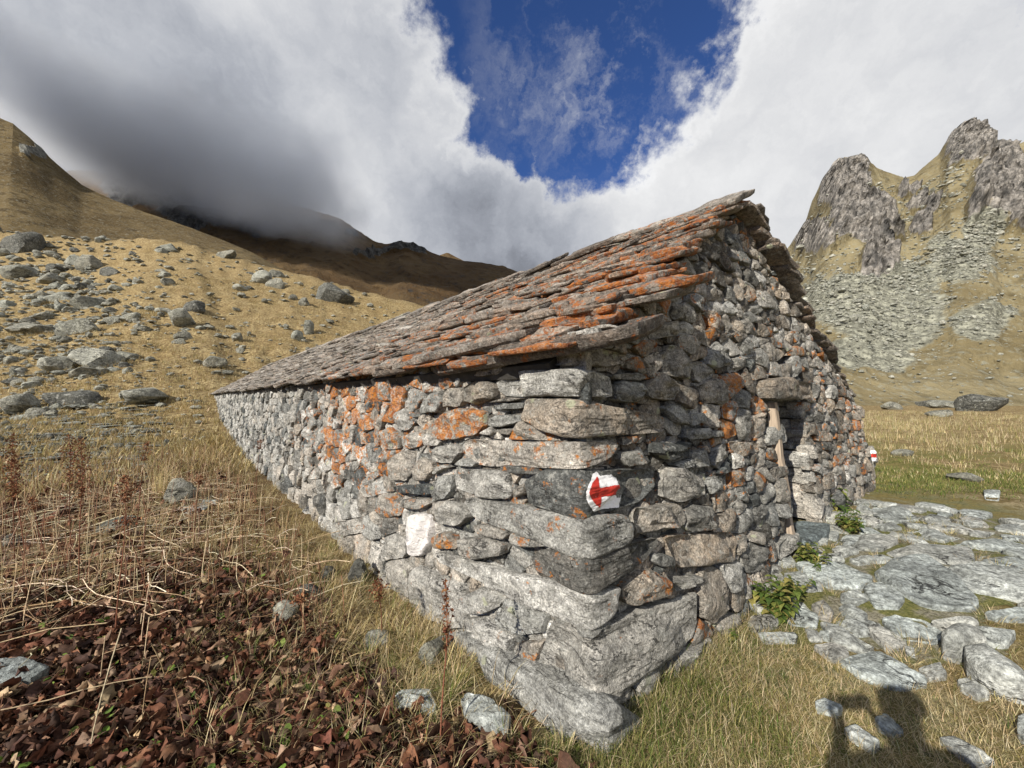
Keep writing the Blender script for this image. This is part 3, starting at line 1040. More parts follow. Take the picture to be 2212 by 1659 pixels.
RS = [
    (cA, [(1545, 460), (1600, 420), (1720, 435), (1755, 490), (1680, 580), (1550, 560)], [.35, .1, .0, 1]),
    (cA, [(1760, 460), (1840, 360), (1980, 450), (1970, 560), (1770, 540)], [.42, .1, .6, 1]),
    (cA, [(1675, 200), (1740, 150), (1850, 150), (1840, 230), (1740, 270)], [.2, .75, .9, 1]),
    (cA, [(1860, 260), (1950, 180), (2030, 230), (2080, 350), (2060, 420), (1880, 390)], [.42, .1, .5, 1]),
    (cA, [(1545, 385), (1700, 365), (1780, 400), (1720, 425), (1550, 412)], [.3, .4, .3, 1]),
    (cA, [(1760, 60), (1980, 20), (1985, 120), (1800, 160)], [.42, .1, .4, 1]),
    (cA, [(1885, 1020), (2000, 1000), (2150, 1080), (2160, 1180), (1990, 1240), (1885, 1200)], [.60, .05, .3, 1]),
    (cA, [(1690, 1330), (1710, 1280), (1980, 1245), (2025, 1300), (2020, 1400), (1710, 1450)], [.52, .4, .6, 1]),
    (cA, [(2035, 1300), (2080, 1250), (2200, 1260), (2200, 1415), (2060, 1435), (2035, 1400)], [.22, .35, .3, 1]),
    (cA, [(1600, 900), (1720, 885), (1790, 965), (1650, 1010), (1600, 950)], [.35, .55, .2, 1]),
    (cA, [(1815, 835), (2070, 835), (2060, 935), (1900, 965), (1805, 900)], [.05, .35, .1, 1]),
    (cA, [(1900, 600), (1970, 570), (2060, 640), (2060, 730), (1980, 710)], [.42, .1, .1, 1]),
    (cA, [(1985, 440), (2110, 480), (2140, 560), (2090, 620), (1985, 560)], [.22, .3, .9, 1]),
    (cA, [(2035, 745), (2205, 740), (2205, 815), (2045, 820)], [.4, .1, .1, 1]),
    (cA, [(1950, 985), (2080, 945), (2080, 995), (2000, 1015)], [.4, .1, 0, 1]),
    (cA, [(2095, 890), (2190, 885), (2190, 990), (2095, 1010)], [.45, .1, 0, 1]),
    (cA, [(1600, 800), (1760, 790), (1700, 840), (1610, 860)], [.35, .9, .6, 1]),
    (cB, [(1820, 160), (2170, 120), (2200, 160), (2190, 285), (1885, 330), (1865, 260)], [.62, .4, .95, 1]),
    (cB, [(1580, 430), (1730, 325), (1810, 380), (1820, 460), (1620, 530), (1580, 480)], [.5, .65, .8, 1]),
    (cB, [(1765, 250), (1850, 255), (1865, 315), (1790, 320), (1755, 290)], [.2, .15, .1, 1]),
    (cB, [(1845, 405), (2000, 360), (2010, 395), (1870, 455)], [.5, .1, .2, 1]),
    (cB, [(2000, 410), (2030, 325), (2110, 315), (2175, 500), (2080, 630), (2000, 590)], [.45, .15, .7, 1]),
    (cB, [(1645, 985), (1660, 910), (1800, 820), (1835, 850), (1820, 945), (1720, 1005)], [.55, .15, .2, 1]),
    (cB, [(1885, 770), (2060, 695), (2115, 760), (1990, 840), (1850, 950), (1850, 880)], [.55, .1, .2, 1]),
    (cB, [(2085, 640), (2205, 565), (2205, 675), (2130, 695)], [.5, .1, .5, 1]),
    (cB, [(1520, 1045), (1600, 975), (1640, 975), (1635, 1025), (1540, 1060)], [.5, .4, .4, 1]),
    (cC, [(120, 220), (150, 120), (190, 65), (255, 150), (260, 230), (180, 265)], [.38, .05, .1, 1]),
    (cC, [(265, 190), (330, 165), (370, 200), (360, 265), (275, 285)], [.5, .3, .2, 1]),
    (cC, [(300, 430), (360, 370), (420, 430), (410, 520), (330, 510)], [.25, .05, .1, 1]),
    (cC, [(505, 440), (600, 430), (605, 510), (580, 535), (510, 520)], [.3, .05, .0, 1]),
    (cC, [(430, 440), (460, 430), (505, 490), (515, 530), (450, 550)], [.4, 1.15, .8, 1]),
    (cC, [(525, 640), (610, 605), (635, 730), (530, 755)], [.42, .3, .1, 1]),
    (cC, [(285, 920), (385, 890), (395, 1000), (290, 1040)], [.4, 1.0, .8, 1]),
    (cC, [(20, 650), (230, 655), (240, 695), (20, 715)], [.33, .1, .2, 1]),
    (cC, [(25, 545), (115, 535), (130, 595), (45, 630)], [.5, .1, 0, 1]),
    (cC, [(30, 780), (110, 775), (150, 860), (100, 905), (30, 905)], [.45, .1, .1, 1]),
    (cC, [(165, 770), (250, 725), (260, 825), (200, 915), (165, 880)], [.4, .1, .2, 1]),
    (cC, [(275, 725), (340, 745), (470, 735), (480, 795), (370, 825), (290, 790)], [.4, .7, .8, 1]),
    (cC, [(125, 1005), (180, 945), (240, 955), (240, 1035), (150, 1075)], [.45, .1, 0, 1]),
    (cC, [(580, 1140), (685, 1105), (695, 1195), (590, 1230)], [.3, .1, .1, 1]),
    (cC, [(590, 1400), (640, 1340), (735, 1320), (740, 1375), (640, 1445), (590, 1510)], [.48, .1, .2, 1]),
    (cC, [(315, 1335), (375, 1325), (375, 1415), (330, 1475)], [.42, .2, .6, 1]),
    (cC, [(555, 900), (640, 865), (645, 935), (560, 985)], [.25, .35, .6, 1]),
    (cC, [(700, 100), (790, 150), (760, 175), (640, 165)], [.4, .8, .9, 1]),
]
for tr, pts, tint in RS:
    poly = hull([Rp(*tr(c)) for c in pts])
    tracedR.append(poly)
    add_stone('R', poly, tint, traced=True, depth=.17)

# ---- door opening in the gable
DOOR_S0, DOOR_S1, DOOR_Z0, DOOR_Z1 = 2.60, 3.50, .30, 1.47
door_poly = np.array([(DOOR_S0, -.5), (DOOR_S1, -.5), (DOOR_S1, DOOR_Z1), (DOOR_S0, DOOR_Z1)])
lintel = hull([(2.42, 1.49), (2.45, 1.66), (2.9, 1.70), (3.58, 1.65), (3.60, 1.50), (3.1, 1.48)])


# ---- the rest of the walling, laid in rough courses
def rake(s):
    return np.interp(s, [-.1, APEX_R, GAB + .1], [EAVE - .06, APEX_Z, EAVE_R - .06])


def fill(wall, s0, s1, zlo, zhi, clips, traced, seed, hfac=1.0):
    rg = np.random.default_rng(seed)
    seeds = []
    z = zlo
    row = 0
    while z < zhi:
        h = rg.choice([.05, .08, .12, .16, .21], p=[.15, .22, .28, .22, .13] if wall == 'R' or hfac < .9 else [.06, .14, .30, .30, .20]) * hfac
        s = s0 + rg.uniform(0, .2)
        while s < s1:
            w = h * rg.uniform(.9, 2.4) * (1.7 if h < .09 else 1)
            if s > 9: w *= 1.15
            seeds.append((s + w / 2, z + h / 2 + rg.normal(0, .22) * h + .03 * math.sin(s * 2.1 + row), w, h))
            s += w
        z += h
        row += 1
    P = np.array(seeds)
    keep = np.ones(len(P), bool)
    for t in traced:
        keep &= ~inside(P[:, :2], t, .022)
    P = P[keep]
    # anisotropic cells
    A = 1.45 if wall == 'L' else 1.75
    Q = P[:, :2] * np.array([1 / A, 1.0])
    cells = {}
    bins = {}
    bs = .22
    for i, (x, y) in enumerate(Q):
        bins.setdefault((int(x // bs), int(y // bs)), []).append(i)
    tr = [(t * np.array([1 / A, 1.0]), t[:, 0].min() / A, t[:, 0].max() / A, t[:, 1].min(), t[:, 1].max()) for t in traced]
    for i, (x, y) in enumerate(Q):
        R = .26
        poly = [(x - R, y - R), (x + R, y - R), (x + R, y + R), (x - R, y + R)]
        bx, by = int(x // bs), int(y // bs)
        nb = [j for a in (-2, -1, 0, 1, 2) for b_ in (-2, -1, 0, 1, 2) for j in bins.get((bx + a, by + b_), ()) if j != i]
        nb.sort(key=lambda j: (Q[j, 0] - x) ** 2 + (Q[j, 1] - y) ** 2)
        for j in nb[:26]:
            dx, dy = Q[j, 0] - x, Q[j, 1] - y
            d2 = dx * dx + dy * dy
            if d2 < 1e-8:
                continue
            wgt = (P[i, 3] ** 2 - P[j, 3] ** 2) * .10
            c = dx * x + dy * y + .5 * d2 + wgt
            c = max(c, dx * x + dy * y + .1 * d2)
            poly = clip(poly, (dx, dy), c)
            if len(poly) < 3:
                break
        for t, x0, x1, y0, y1 in tr:
            if x < x0 - R or x > x1 + R or y < y0 - R or y > y1 + R or len(poly) < 3:
                continue
            best, bd = None, 1e-4
            for k in range(len(t)):
                a_, b_ = t[k], t[(k + 1) % len(t)]
                e_ = b_ - a_
                L_ = math.hypot(e_[0], e_[1])
                if L_ < 1e-6: continue
                nx, ny = e_[1] / L_, -e_[0] / L_
                dd = (x - a_[0]) * nx + (y - a_[1]) * ny
                if dd > bd:
                    bd, best = dd, (nx, ny, nx * a_[0] + ny * a_[1])
            if best:
                poly = clip(poly, (-best[0], -best[1]), -best[2])
            else:
                poly = []
        for (ax, ay, cc) in clips:
            if len(poly) >= 3:
                poly = clip(poly, (ax * A, ay), cc)
        if len(poly) >= 3:
            pl = np.array(poly) * np.array([A, 1.0])
            if abs(parea(hull(pl))) > .0007:
                cells[i] = hull(pl)
    return cells, rg


def add_fill(wall, cells, rg, chips_to):
    for i, poly in cells.items():
        c = poly.mean(0)
        sz_ = math.sqrt(parea(poly))
        add_stone(wall, poly, tint_for(wall, c[0], c[1], rg), depth=.13, p=min(.012 + .075 * sz_, .034) * rg.uniform(.6, 1.3), extra=rg.normal(0, .012), e=rg.uniform(8, 18), gap=.0015 + .016 * math.sqrt(parea(poly)) * rg.uniform(.4, 1.1))
        if c[0] < chips_to and rg.random() < .8:
            # small pinnings wedged into the joints
            for _ in range(2 if c[0] < 3.5 else 1):
                v = poly[rg.integers(len(poly))]
                w, h_ = rg.uniform(.025, .075), rg.uniform(.008, .022)
                sh = rg.uniform(-.5, .5) * h_
                cp_ = [(v[0] - w, v[1] - h_), (v[0] + w * .8, v[1] - h_ + sh), (v[0] + w, v[1] + h_ * .6 + sh), (v[0] - w * .5, v[1] + h_)]
                add_stone(wall, cp_, tint_for(wall, v[0], v[1], rg), depth=.07, p=.012, extra=-.012, gap=.0)


cellsL, rg = fill('L', .05, LEN, -.55, EAVE + .10, [(0, 1, EAVE + .10), (-1, 0, -.03)], tracedL, 3)
gz_s = [float(gz(*(C + s * DL)[:2].reshape(2, 1))[0]) for s in np.arange(0, LEN + 1)]
cellsL = {i: p for i, p in cellsL.items() if p[:, 1].max() > np.interp(p[:, 0].mean(), np.arange(0, LEN + 1), gz_s) - .12}
add_fill('L', cellsL, rg, 6.5)
m1 = (APEX_Z - EAVE) / APEX_R
m2 = (APEX_Z - EAVE_R) / (GAB - APEX_R)
clR = [(-m1, 1, EAVE - .03), (m2, 1, EAVE_R - .03 + m2 * GAB), (1, 0, GAB), (-1, 0, -.02)]
cellsR, rg = fill('R', .02, GAB + .1, -.25, APEX_Z, clR, tracedR + [door_poly, lintel], 11, hfac=1.0)
cellsR = {i: p for i, p in cellsR.items() if p[:, 1].max() > -.05}
add_fill('R', cellsR, rg, 4.5)
for wall_, s1_, sd_ in (('L', 3.2, 41), ('R', 2.55, 43)):
    # the hearting: small stones seen deep in the joints between the big ones
    cl_ = [(0, 1, EAVE)] if wall_ == 'L' else [(-m1, 1, EAVE - .06)]
    cells_, rg = fill(wall_, .14, s1_, -.3, EAVE if wall_ == 'L' else APEX_Z, cl_ + [(1, 0, s1_ - .02), (-1, 0, -.14 if wall_ == 'L' else -.12)], [], sd_, hfac=.62)
    for p_ in cells_.values():
        c_ = p_.mean(0)
        t_ = tint_for(wall_, c_[0], c_[1], rg)
        t_[1] *= .6
        d_ = add_stone(wall_, p_, t_, depth=.05, p=.02, extra=-.045 + rg.normal(0, .01), gap=.001, K=14, M=3, bed=0)
        if d_: d_['score'] = 0
add_stone('R', lintel, [.20, .05, .9, 1], p=.05, depth=.45, traced=True, name='lintel', extra=.09, K=60, M=10)

# ---- which stones are parts of their own: the 300 that show largest
side_wall = gable_wall = None


def core_box(name, cors_bot, cors_top, z0, z1f, mat):
    V, n = [], len(cors_bot)
    for c in cors_bot: V.append(c)
    for c in cors_top: V.append(c)
    F = [(i, (i + 1) % n, n + (i + 1) % n, n + i) for i in range(n)] + [(3, 2, 1, 0), (n, n + 1, n + 2, n + 3)]
    return mesh(name, np.array(V, float), np.array(F), mat)


def quad_prism(pts_sz, mp, n0, n1):
    """solid from an outline on a wall between two depths"""
    P = np.array(pts_sz, float)
    k = len(P)
    V = np.concatenate([mp(np.column_stack([P, np.full(k, n0)])), mp(np.column_stack([P, np.full(k, n1)]))])
    F4 = [(i, (i + 1) % k, k + (i + 1) % k, k + i) for i in range(k)]
    F3 = [(0, i, i + 1) for i in range(1, k - 1)] + [(k, k + i + 1, k + i) for i in range(1, k - 1)]
    return V, [np.array(F4), np.array(F3)]


jn = Join()
V, F = quad_prism([(.25, -.6), (LEN, -.6), (LEN, EAVE), (.25, EAVE)], mapL, -.10, -.55)
for f in F: pass
jn.add(V, F, (0, 0, 0, 1))
side_wall = link('side_wall', jn.mesh('side_wall', M_CORE, False), hut)
jn = Join()
for pts in ([(.12, -.6), (DOOR_S0 - .06, -.6), (DOOR_S0 - .06, rake(DOOR_S0) - .1), (2.45, APEX_Z - .1), (.12, EAVE)],
            [(DOOR_S1 + .14, -.6), (GAB - .08, -.6), (GAB - .08, EAVE_R - .02), (DOOR_S1 + .14, rake(DOOR_S1) - .06)],
            [(DOOR_S0 - .06, DOOR_Z1 + .04), (DOOR_S1 + .14, DOOR_Z1 + .04), (DOOR_S1 + .14, rake(DOOR_S1 + .14) - .06), (DOOR_S0 - .06, rake(DOOR_S0) - .08)]):
    V, F = quad_prism(pts, mapR, -.10, -.60)
    jn.add(V, F, (0, 0, 0, 1))
gable_wall = link('gable_wall', jn.mesh('gable_wall', M_CORE, False), hut)
jn = Join()
Pr = GAB * DR
for pts in ([(GAB - .3) * DR + .4 * DL, (GAB - .3) * DR + LEN * DL], [LEN * DL - .1 * DL, LEN * DL - .1 * DL + (GAB - .3) * DR]):
    a, b_ = pts
    tdir = np.cross((b_ - a) / np.linalg.norm(b_ - a), ZZ) * .5
    if (tdir @ (GAB / 2 * DR + LEN / 2 * DL - a)) < 0: tdir = -tdir
    zt = EAVE_R - .05
    Vb = [a - ZZ * .6, b_ - ZZ * .6, b_ + zt * ZZ, a + zt * ZZ]
    V = np.array(Vb + [v + tdir for v in Vb])
    F4 = np.array([(0, 1, 2, 3), (7, 6, 5, 4), (0, 4, 5, 1), (1, 5, 6, 2), (2, 6, 7, 3), (3, 7, 4, 0)])
    jn.add(V, F4, (.4, .2, .3, 1))
link('rear_walling', jn.mesh('rear_walling', M_WALL, False), hut)

order = sorted(range(len(pieces)), key=lambda i: -pieces[i]['score'])
jl, jr = Join(), Join()
arrow_obj = None
for rank, i in enumerate(order):
    d = pieces[i]
    par = {'L': side_wall, 'R': gable_wall, 'Q': hut}[d['wall']]
    if rank < 295:
        ctr = d['V'].mean(0)
        me = mesh(d['name'], d['V'] - ctr, d['F'], M_WALL, d['tint'], sharp=38)
        o = link(d['name'], me, par, loc=tuple(ctr))
        if d is corner_objs[4]:
            arrow_obj = (o, d)
            o['label'] = 'dark slate corner stone painted with a red arrow'
    else:
        (jl if d['wall'] == 'L' else jr).add(d['V'], d['F'], d['tint'])
link('stone_fill', jl.mesh('stone_fill', M_WALL, sharp=38), side_wall, kind='stuff')
link('stone_fill', jr.mesh('stone_fill', M_WALL, sharp=38), gable_wall, kind='stuff')

# ---- painted trail mark on the corner stone
def mark(name, outline, off, mat, parent, V_, F_, step=.75, jag=1.6, seed=1):
    """a skin of paint on a stone: its outline is laid on the stone's own surface"""
    P = np.array(outline, float)
    bv = BVHTree.FromPolygons([tuple(v) for v in V_], [tuple(int(x) for x in f) for f in F_])
    lo, hi = P.min(0) - 4, P.max(0) + 4
    nx, ny = int((hi[0] - lo[0]) / step) + 1, int((hi[1] - lo[1]) / step) + 1
    gx, gy = np.meshgrid(lo[0] + np.arange(nx) * step, lo[1] + np.arange(ny) * step)
    pts = np.column_stack([gx.ravel(), gy.ravel()])
    jit = np.column_stack([fbm(np.column_stack([pts * .16, pts[:, :1] * 0 + seed]), 3), fbm(np.column_stack([pts * .16, pts[:, :1] * 0 + seed + 50]), 3)]) * jag
    ins = in_poly(pts + jit, P)
    W_ = np.full((len(pts), 3), np.nan)
    O = Vector(np.array([0, 0, EYE]) - C)
    for k in np.where(ins)[0]:
        r = ray(*pts[k])
        h_ = bv.ray_cast(O, Vector(r).normalized(), 30.0)
        if h_[0] is not None:
            nn = h_[1] if h_[1].dot(Vector(r)) < 0 else -h_[1]
            W_[k] = np.array(h_[0] + nn * off)
    idm = -np.ones(len(pts), int)
    ok = ~np.isnan(W_[:, 0])
    idm[ok] = np.arange(ok.sum())
    I = idm.reshape(ny, nx)
    q = np.stack([I[:-1, :-1], I[:-1, 1:], I[1:, 1:], I[1:, :-1]], -1).reshape(-1, 4)
    q = q[(q >= 0).all(1)]
    W2 = W_[ok]
    return link(name, mesh(name, W2 - np.array(parent.location), q, mat), parent)


ao, ad = arrow_obj
PATCH = [(1372, 1170), (1385, 1130), (1420, 1045), (1445, 1032), (1470, 1062), (1540, 1052), (1572, 1070), (1590, 1110), (1608, 1160), (1606, 1215), (1590, 1275), (1540, 1280), (1480, 1284), (1425, 1300), (1395, 1265), (1375, 1215)]
ARROW = [(1390, 1172), (1412, 1110), (1446, 1064), (1458, 1090), (1462, 1140), (1530, 1130), (1594, 1122), (1602, 1160), (1594, 1190), (1530, 1196), (1474, 1206), (1474, 1245), (1464, 1274), (1440, 1258), (1408, 1222)]
mark('painted_patch', [cA(p_) for p_ in PATCH], .0025, M_WHITE, ao, ad['V'], ad['F'], seed=3)
mark('painted_arrow', [cA(p_) for p_ in ARROW], .0045, M_RED, ao, ad['V'], ad['F'], jag=.8, seed=9)

# ---- door reveal: stacked jamb stones on the far side, wooden post on the near side, plank door set back
rg = np.random.default_rng(5)
jamb_heights = [.13, .24, .15, .19, .10, .12, .115, .12, .10, .11, .09, .10]
z = DOOR_Z0 - .06
reveal = link('door_reveal', None, hut)


def box_stone(ctr, ax, ay, az, hx, hy, hz, rg, tint, mat, name, parent, K=22, M=5, wob=.01):
    """block whose front (ay) face is a broken stone face; ax length, az height"""
    poly = [(-hx, -hz), (hx, -hz), (hx, hz), (-hx, hz)]
    X, F = stone_geo(np.array(poly) * np.array([1, 1]) + rg.normal(0, wob, (4, 2)), rg, K=K, M=M, depth=hy * 2, p=.02, e=8, rough=.008, gap=.003, nf=2, tilt=.04, bed=.003)
    V = X[:, :1] * ax + X[:, 1:2] * az + (X[:, 2:3] + hy) * ay
    me = mesh(name, V, F, mat, tint)
    return link(name, me, parent, loc=tuple(ctr))


for k, h_ in enumerate(jamb_heights):
    if z + h_ > DOOR_Z1 + .05: break
    L_ = rg.uniform(.50, .56)
    base = (DOOR_S1 + .10) * DR + (z + h_ / 2) * ZZ + (-.27 - BR * (z + h_ / 2) + rg.normal(0, .012)) * NR
    t = [[.66, .1, .5, 1], [.76, .05, .5, 1], [.58, .25, .3, 1], [.70, .0, .1, 1], [.45, .05, .2, 1]][k % 5]
    box_stone(base, -NR, -DR, ZZ, L_ / 2, .08, h_ / 2 - .004, rg, t, M_WALL, 'jamb_stone', reveal, K=44, M=8, wob=.006)
    z += h_
# near jamb (hidden from the front, seen from a step aside)
z = DOOR_Z0 - .3
for k in range(9):
    h_ = rg.uniform(.14, .24)
    if z + h_ > DOOR_Z1 + .05: break
    base = (DOOR_S0 - .12) * DR + (z + h_ / 2) * ZZ + (-.36 - BR * (z + h_ / 2)) * NR
    box_stone(base, -NR, DR, ZZ, .2, .08, h_ / 2 - .004, rg, [.4, .2, .3, 1], M_WALL, 'jamb_stone', reveal)
    z += h_


def beam(name, a, b_, w, t, u, mat, parent, seg=8, wob=.004, seed=0):
    """a plank from a to b, w wide along u"""
    a, b_, u = map(np.asarray, (a, b_, u))
    d_ = (b_ - a)
    v = np.cross(d_ / np.linalg.norm(d_), u)
    V, F = [], []
    for i in range(seg + 1):
        f = i / seg
        c = a + d_ * f
        ww = w * (1 + .08 * math.sin(i * 2.3 + seed)) / 2
        cc = c + u * wob * math.sin(i * 1.7 + seed * 2)
        for sx, sy in ((-1, -1), (1, -1), (1, 1), (-1, 1)):
            V.append(cc + sx * ww * u + sy * t / 2 * v)
    for i in range(seg):
        for k in range(4):
            F.append((i * 4 + k, i * 4 + (k + 1) % 4, i * 4 + 4 + (k + 1) % 4, i * 4 + 4 + k))
    F += [(3, 2, 1, 0), (seg * 4, seg * 4 + 1, seg * 4 + 2, seg * 4 + 3)]
    return link(name, mesh(name, np.array(V), np.array(F), mat, smooth=False), parent)


def onR(s, z, n):
    return mapR(np.array([[s, z, n]]))[0]


door = link('door', None, hut)
beam('door_post', onR(DOOR_S0 + .05, DOOR_Z0 - .1, -.02), onR(DOOR_S0 + .02, DOOR_Z1 - .01, .02), .075, .06, NR, M_WOOD, door, seed=1, wob=.006)
for k in range(6):
    s = DOOR_S0 + .06 + k * .158
    beam('plank', onR(s + .078, DOOR_Z0 - .02, -.52), onR(s + .078, DOOR_Z1 - .02, -.50), .152, .035, DR, M_WOOD, door, seed=k)
# sill slab, a dark wedge of slate sticking out of the doorway
sp_ = hull([Rp(*cC(c), off=.0) for c in [(720, 1235), (760, 1240), (955, 1275), (935, 1300), (770, 1420), (745, 1370)]])


def to_ground(px, py, z):
    return hit_plane(px, py, np.array([0, 0, z]), ZZ)


sill = np.array([to_ground(*cC(c), .30)[:2] for c in [(690, 1262), (760, 1250), (945, 1268), (930, 1312), (770, 1385), (735, 1330)]])
X, F = stone_geo(hull(sill), rg, K=48, M=8, depth=.16, p=.004, e=10, rough=.004, gap=0, nf=0, tilt=.01)
o_c = X[:, :2].mean(0)
link('sill_slab', mesh('sill_slab', X - np.array([o_c[0], o_c[1], 0]), F, M_FLAG, [.02, 0, 0, 1]), hut, loc=(o_c[0] - C[0], o_c[1] - C[1], .30))

# red and white blaze on the far corner of the gable
bs, bzz = Rp(1884, 986)
d = add_stone('R', [(bs - .19, bzz - .15), (bs + .09, bzz - .15), (bs + .09, bzz + .15), (bs - .19, bzz + .15)], [.5, .1, .3, 1], p=.03, depth=.2, extra=.02, K=40, M=8)
ctr = d['V'].mean(0)
bst = link('corner_stone', mesh('corner_stone', d['V'] - ctr, d['F'], M_WALL, d['tint'], sharp=38), hut, loc=tuple(ctr))
for y0, mt in ((976, M_WHITE), (984, M_RED), (992, M_WHITE)):
    mark('painted_stripe', [(1880, y0 - 4), (1893, y0 - 4), (1893, y0 + 4), (1880, y0 + 4)], .003, mt, bst, d['V'], d['F'], step=.5, jag=.5)

# ------------------------------------------------------------------ roof of stone slabs
rg = np.random.default_rng(21)
E0 = corner_line(EAVE) - .13 * DR + .02 * ZZ - .105 * ZZ
E0 = E0 + 0 * DL
R0 = APEX_R * DR + (APEX_Z + .02) * ZZ - BR * APEX_Z * NR * 1.0 - DL * 0
VL = R0 - E0
VL = VL - (VL @ DL) * DL
SLOPE = float(np.linalg.norm(VL))
VL = VL / SLOPE
NRM = np.cross(DL, VL)
if NRM[2] < 0: NRM = -NRM
E1 = (GAB + .06) * DR + (EAVE_R - .02) * ZZ
VR = E1 - R0
VR = VR - (VR @ DL) * DL
SL2 = float(np.linalg.norm(VR))
VR = VR / SL2
NRM2 = np.cross(DL, VR)
if NRM2[2] < 0: NRM2 = -NRM2

roof_core = Join()
a0, a1 = .10, LEN + .1
lean = lambda v: 0.0
for (O, Vd, Ln, Nm) in ((E0, VL, SLOPE, NRM), (R0, VR, SL2, NRM2)):
    q = [O + a * DL + v * Vd + n * Nm for n in (-.10, -.02) for a, v in ((a0, .08), (a1, .08), (a1, Ln - .02), (a0, Ln - .02))]
    roof_core.add(np.array(q), np.array([(0, 1, 2, 3), (7, 6, 5, 4), (0, 4, 5, 1), (1, 5, 6, 2), (2, 6, 7, 3), (3, 7, 4, 0)]), (0, 0, 0, 1))
roof = link('roof', roof_core.mesh('roof', M_CORE, False), hut)

slabs = []


def slab(O, Vd, Nm, a, v, w, l, th, lift, pitch, roll, yaw, tint, traced=0, K=None, M=None, jag=.11):
    """one roof slab: centre (a, v) on the slope, w along the ridge, l down the slope"""
    ctr = O + a * DL + v * Vd + lift * Nm
    dist = float(np.linalg.norm(ctr + C - np.array([0, 0, EYE])))
    if K is None:
        px = w / dist * 385
        K, M = (64, 6) if px > 70 else (40, 5) if px > 30 else (24, 4) if px > 16 else (14, 3) if px > 9 else (10, 3)
    kk = 7
    an = np.linspace(0, 2 * math.pi, 4, endpoint=False)
    base = [(-w / 2, -l / 2), (w / 2, -l / 2), (w / 2, l / 2), (-w / 2, l / 2)]
    pts = []
    for (x, y) in base:
        pts.append((x * rg.uniform(.82, 1.03), y * rg.uniform(.86, 1.04)))
    pts.insert(1, (rg.uniform(-.2, .2) * w, -l / 2 * rg.uniform(.95, 1.12)))
    X, F = stone_geo(hull(pts), rg, K=K, M=M, depth=th, p=th * .25, e=6, rough=.018, gap=0, nf=3, tilt=.03, bed=.008 if K > 30 else 0, jag=jag)
    Rm = Matrix.Rotation(yaw, 3, 'Z') @ Matrix.Rotation(pitch, 3, 'X') @ Matrix.Rotation(roll, 3, 'Y')
    X = X @ np.array(Rm).T
    Vv = ctr + X[:, :1] * DL + X[:, 1:2] * Vd + X[:, 2:3] * Nm
    if np.dot(np.cross(DL, Vd), Nm) < 0:
        F = F[:, ::-1]
    facing = 1.0
    slabs.append(dict(V=Vv, F=F, tint=tint, score=traced * 1e3 + w * (th + .25 * l) / dist ** 2))


def rtint(a, v, right=False):
    near = math.exp(-max(a - .2, 0) / 5.5)
    o = .12 + 1.05 * near * rg.uniform(.4, 1.2)
    if rg.random() < .25: o *= .35
    r = rg.beta(2, 2.6) * .9 + .05
    if right: o *= .25; r *= .7
    return [r, o, rg.uniform(.2, 1.0) * (.5 + .5 * near), 1.0]


v = .06
row = 0
while v < SLOPE + .05:
    l = rg.uniform(.36, .48)
    a = -.13 + .6 * BR * (APEX_Z - EAVE) * min(v / SLOPE, 1) + rg.uniform(-.06, .06)
    while a < LEN + .2:
        w = rg.uniform(.26, .72) * (1.0 if a < 9 else 1.35)
        th = rg.uniform(.022, .058)
        slab(E0, VL, NRM, a + w / 2, v + l * .32, w * 1.10, l, th, .045 + rg.uniform(-.012, .016), math.radians(rg.normal(-14.5, 3)), rg.normal(0, .04), rg.normal(0, .05), rtint(a, v))
        if rg.random() < .5 and a < 8:
            slab(E0, VL, NRM, a + w * rg.uniform(.2, .8), v - .02 + l * .25, w * rg.uniform(.4, .8), l * .7, th * .7, .085 + rg.uniform(-.01, .015), math.radians(rg.normal(-13, 3)), rg.normal(0, .05), rg.normal(0, .15), rtint(a, v))
        a += w
    v += rg.uniform(.085, .118)
    row += 1
# ridge slabs lapping over the top
a = -.10
while a < LEN:
    w = rg.uniform(.5, .95)
    slab(E0, VL, NRM, a + w / 2, SLOPE - .12, w * 1.1, .55, .05, .12 + rg.uniform(-.01, .02), math.radians(-4), rg.normal(0, .03), rg.normal(0, .06), rtint(a, SLOPE))
    a += w
# far slope
v = SL2 - .06
while v > .05:
    a = -.15 - BR * (APEX_Z - EAVE_R) * (v / SL2) + rg.uniform(-.08, .05)
    l = rg.uniform(.42, .55)
    while a < LEN + .2:
        near = a < 1.4
        w = rg.uniform(.4, .8) * (1 if near else 2.2)
        slab(R0, VR, NRM2, a + w / 2, max(v - l * .32, l * .5), w * 1.1, l, rg.uniform(.025, .05), .04 + rg.uniform(-.01, .015), math.radians(rg.normal(9, 3)), rg.normal(0, .04), rg.normal(0, .07), rtint(a, v, True),
             K=(26 if near else 9), M=(4 if near else 2))
        a += w
    v -= rg.uniform(.11, .15)
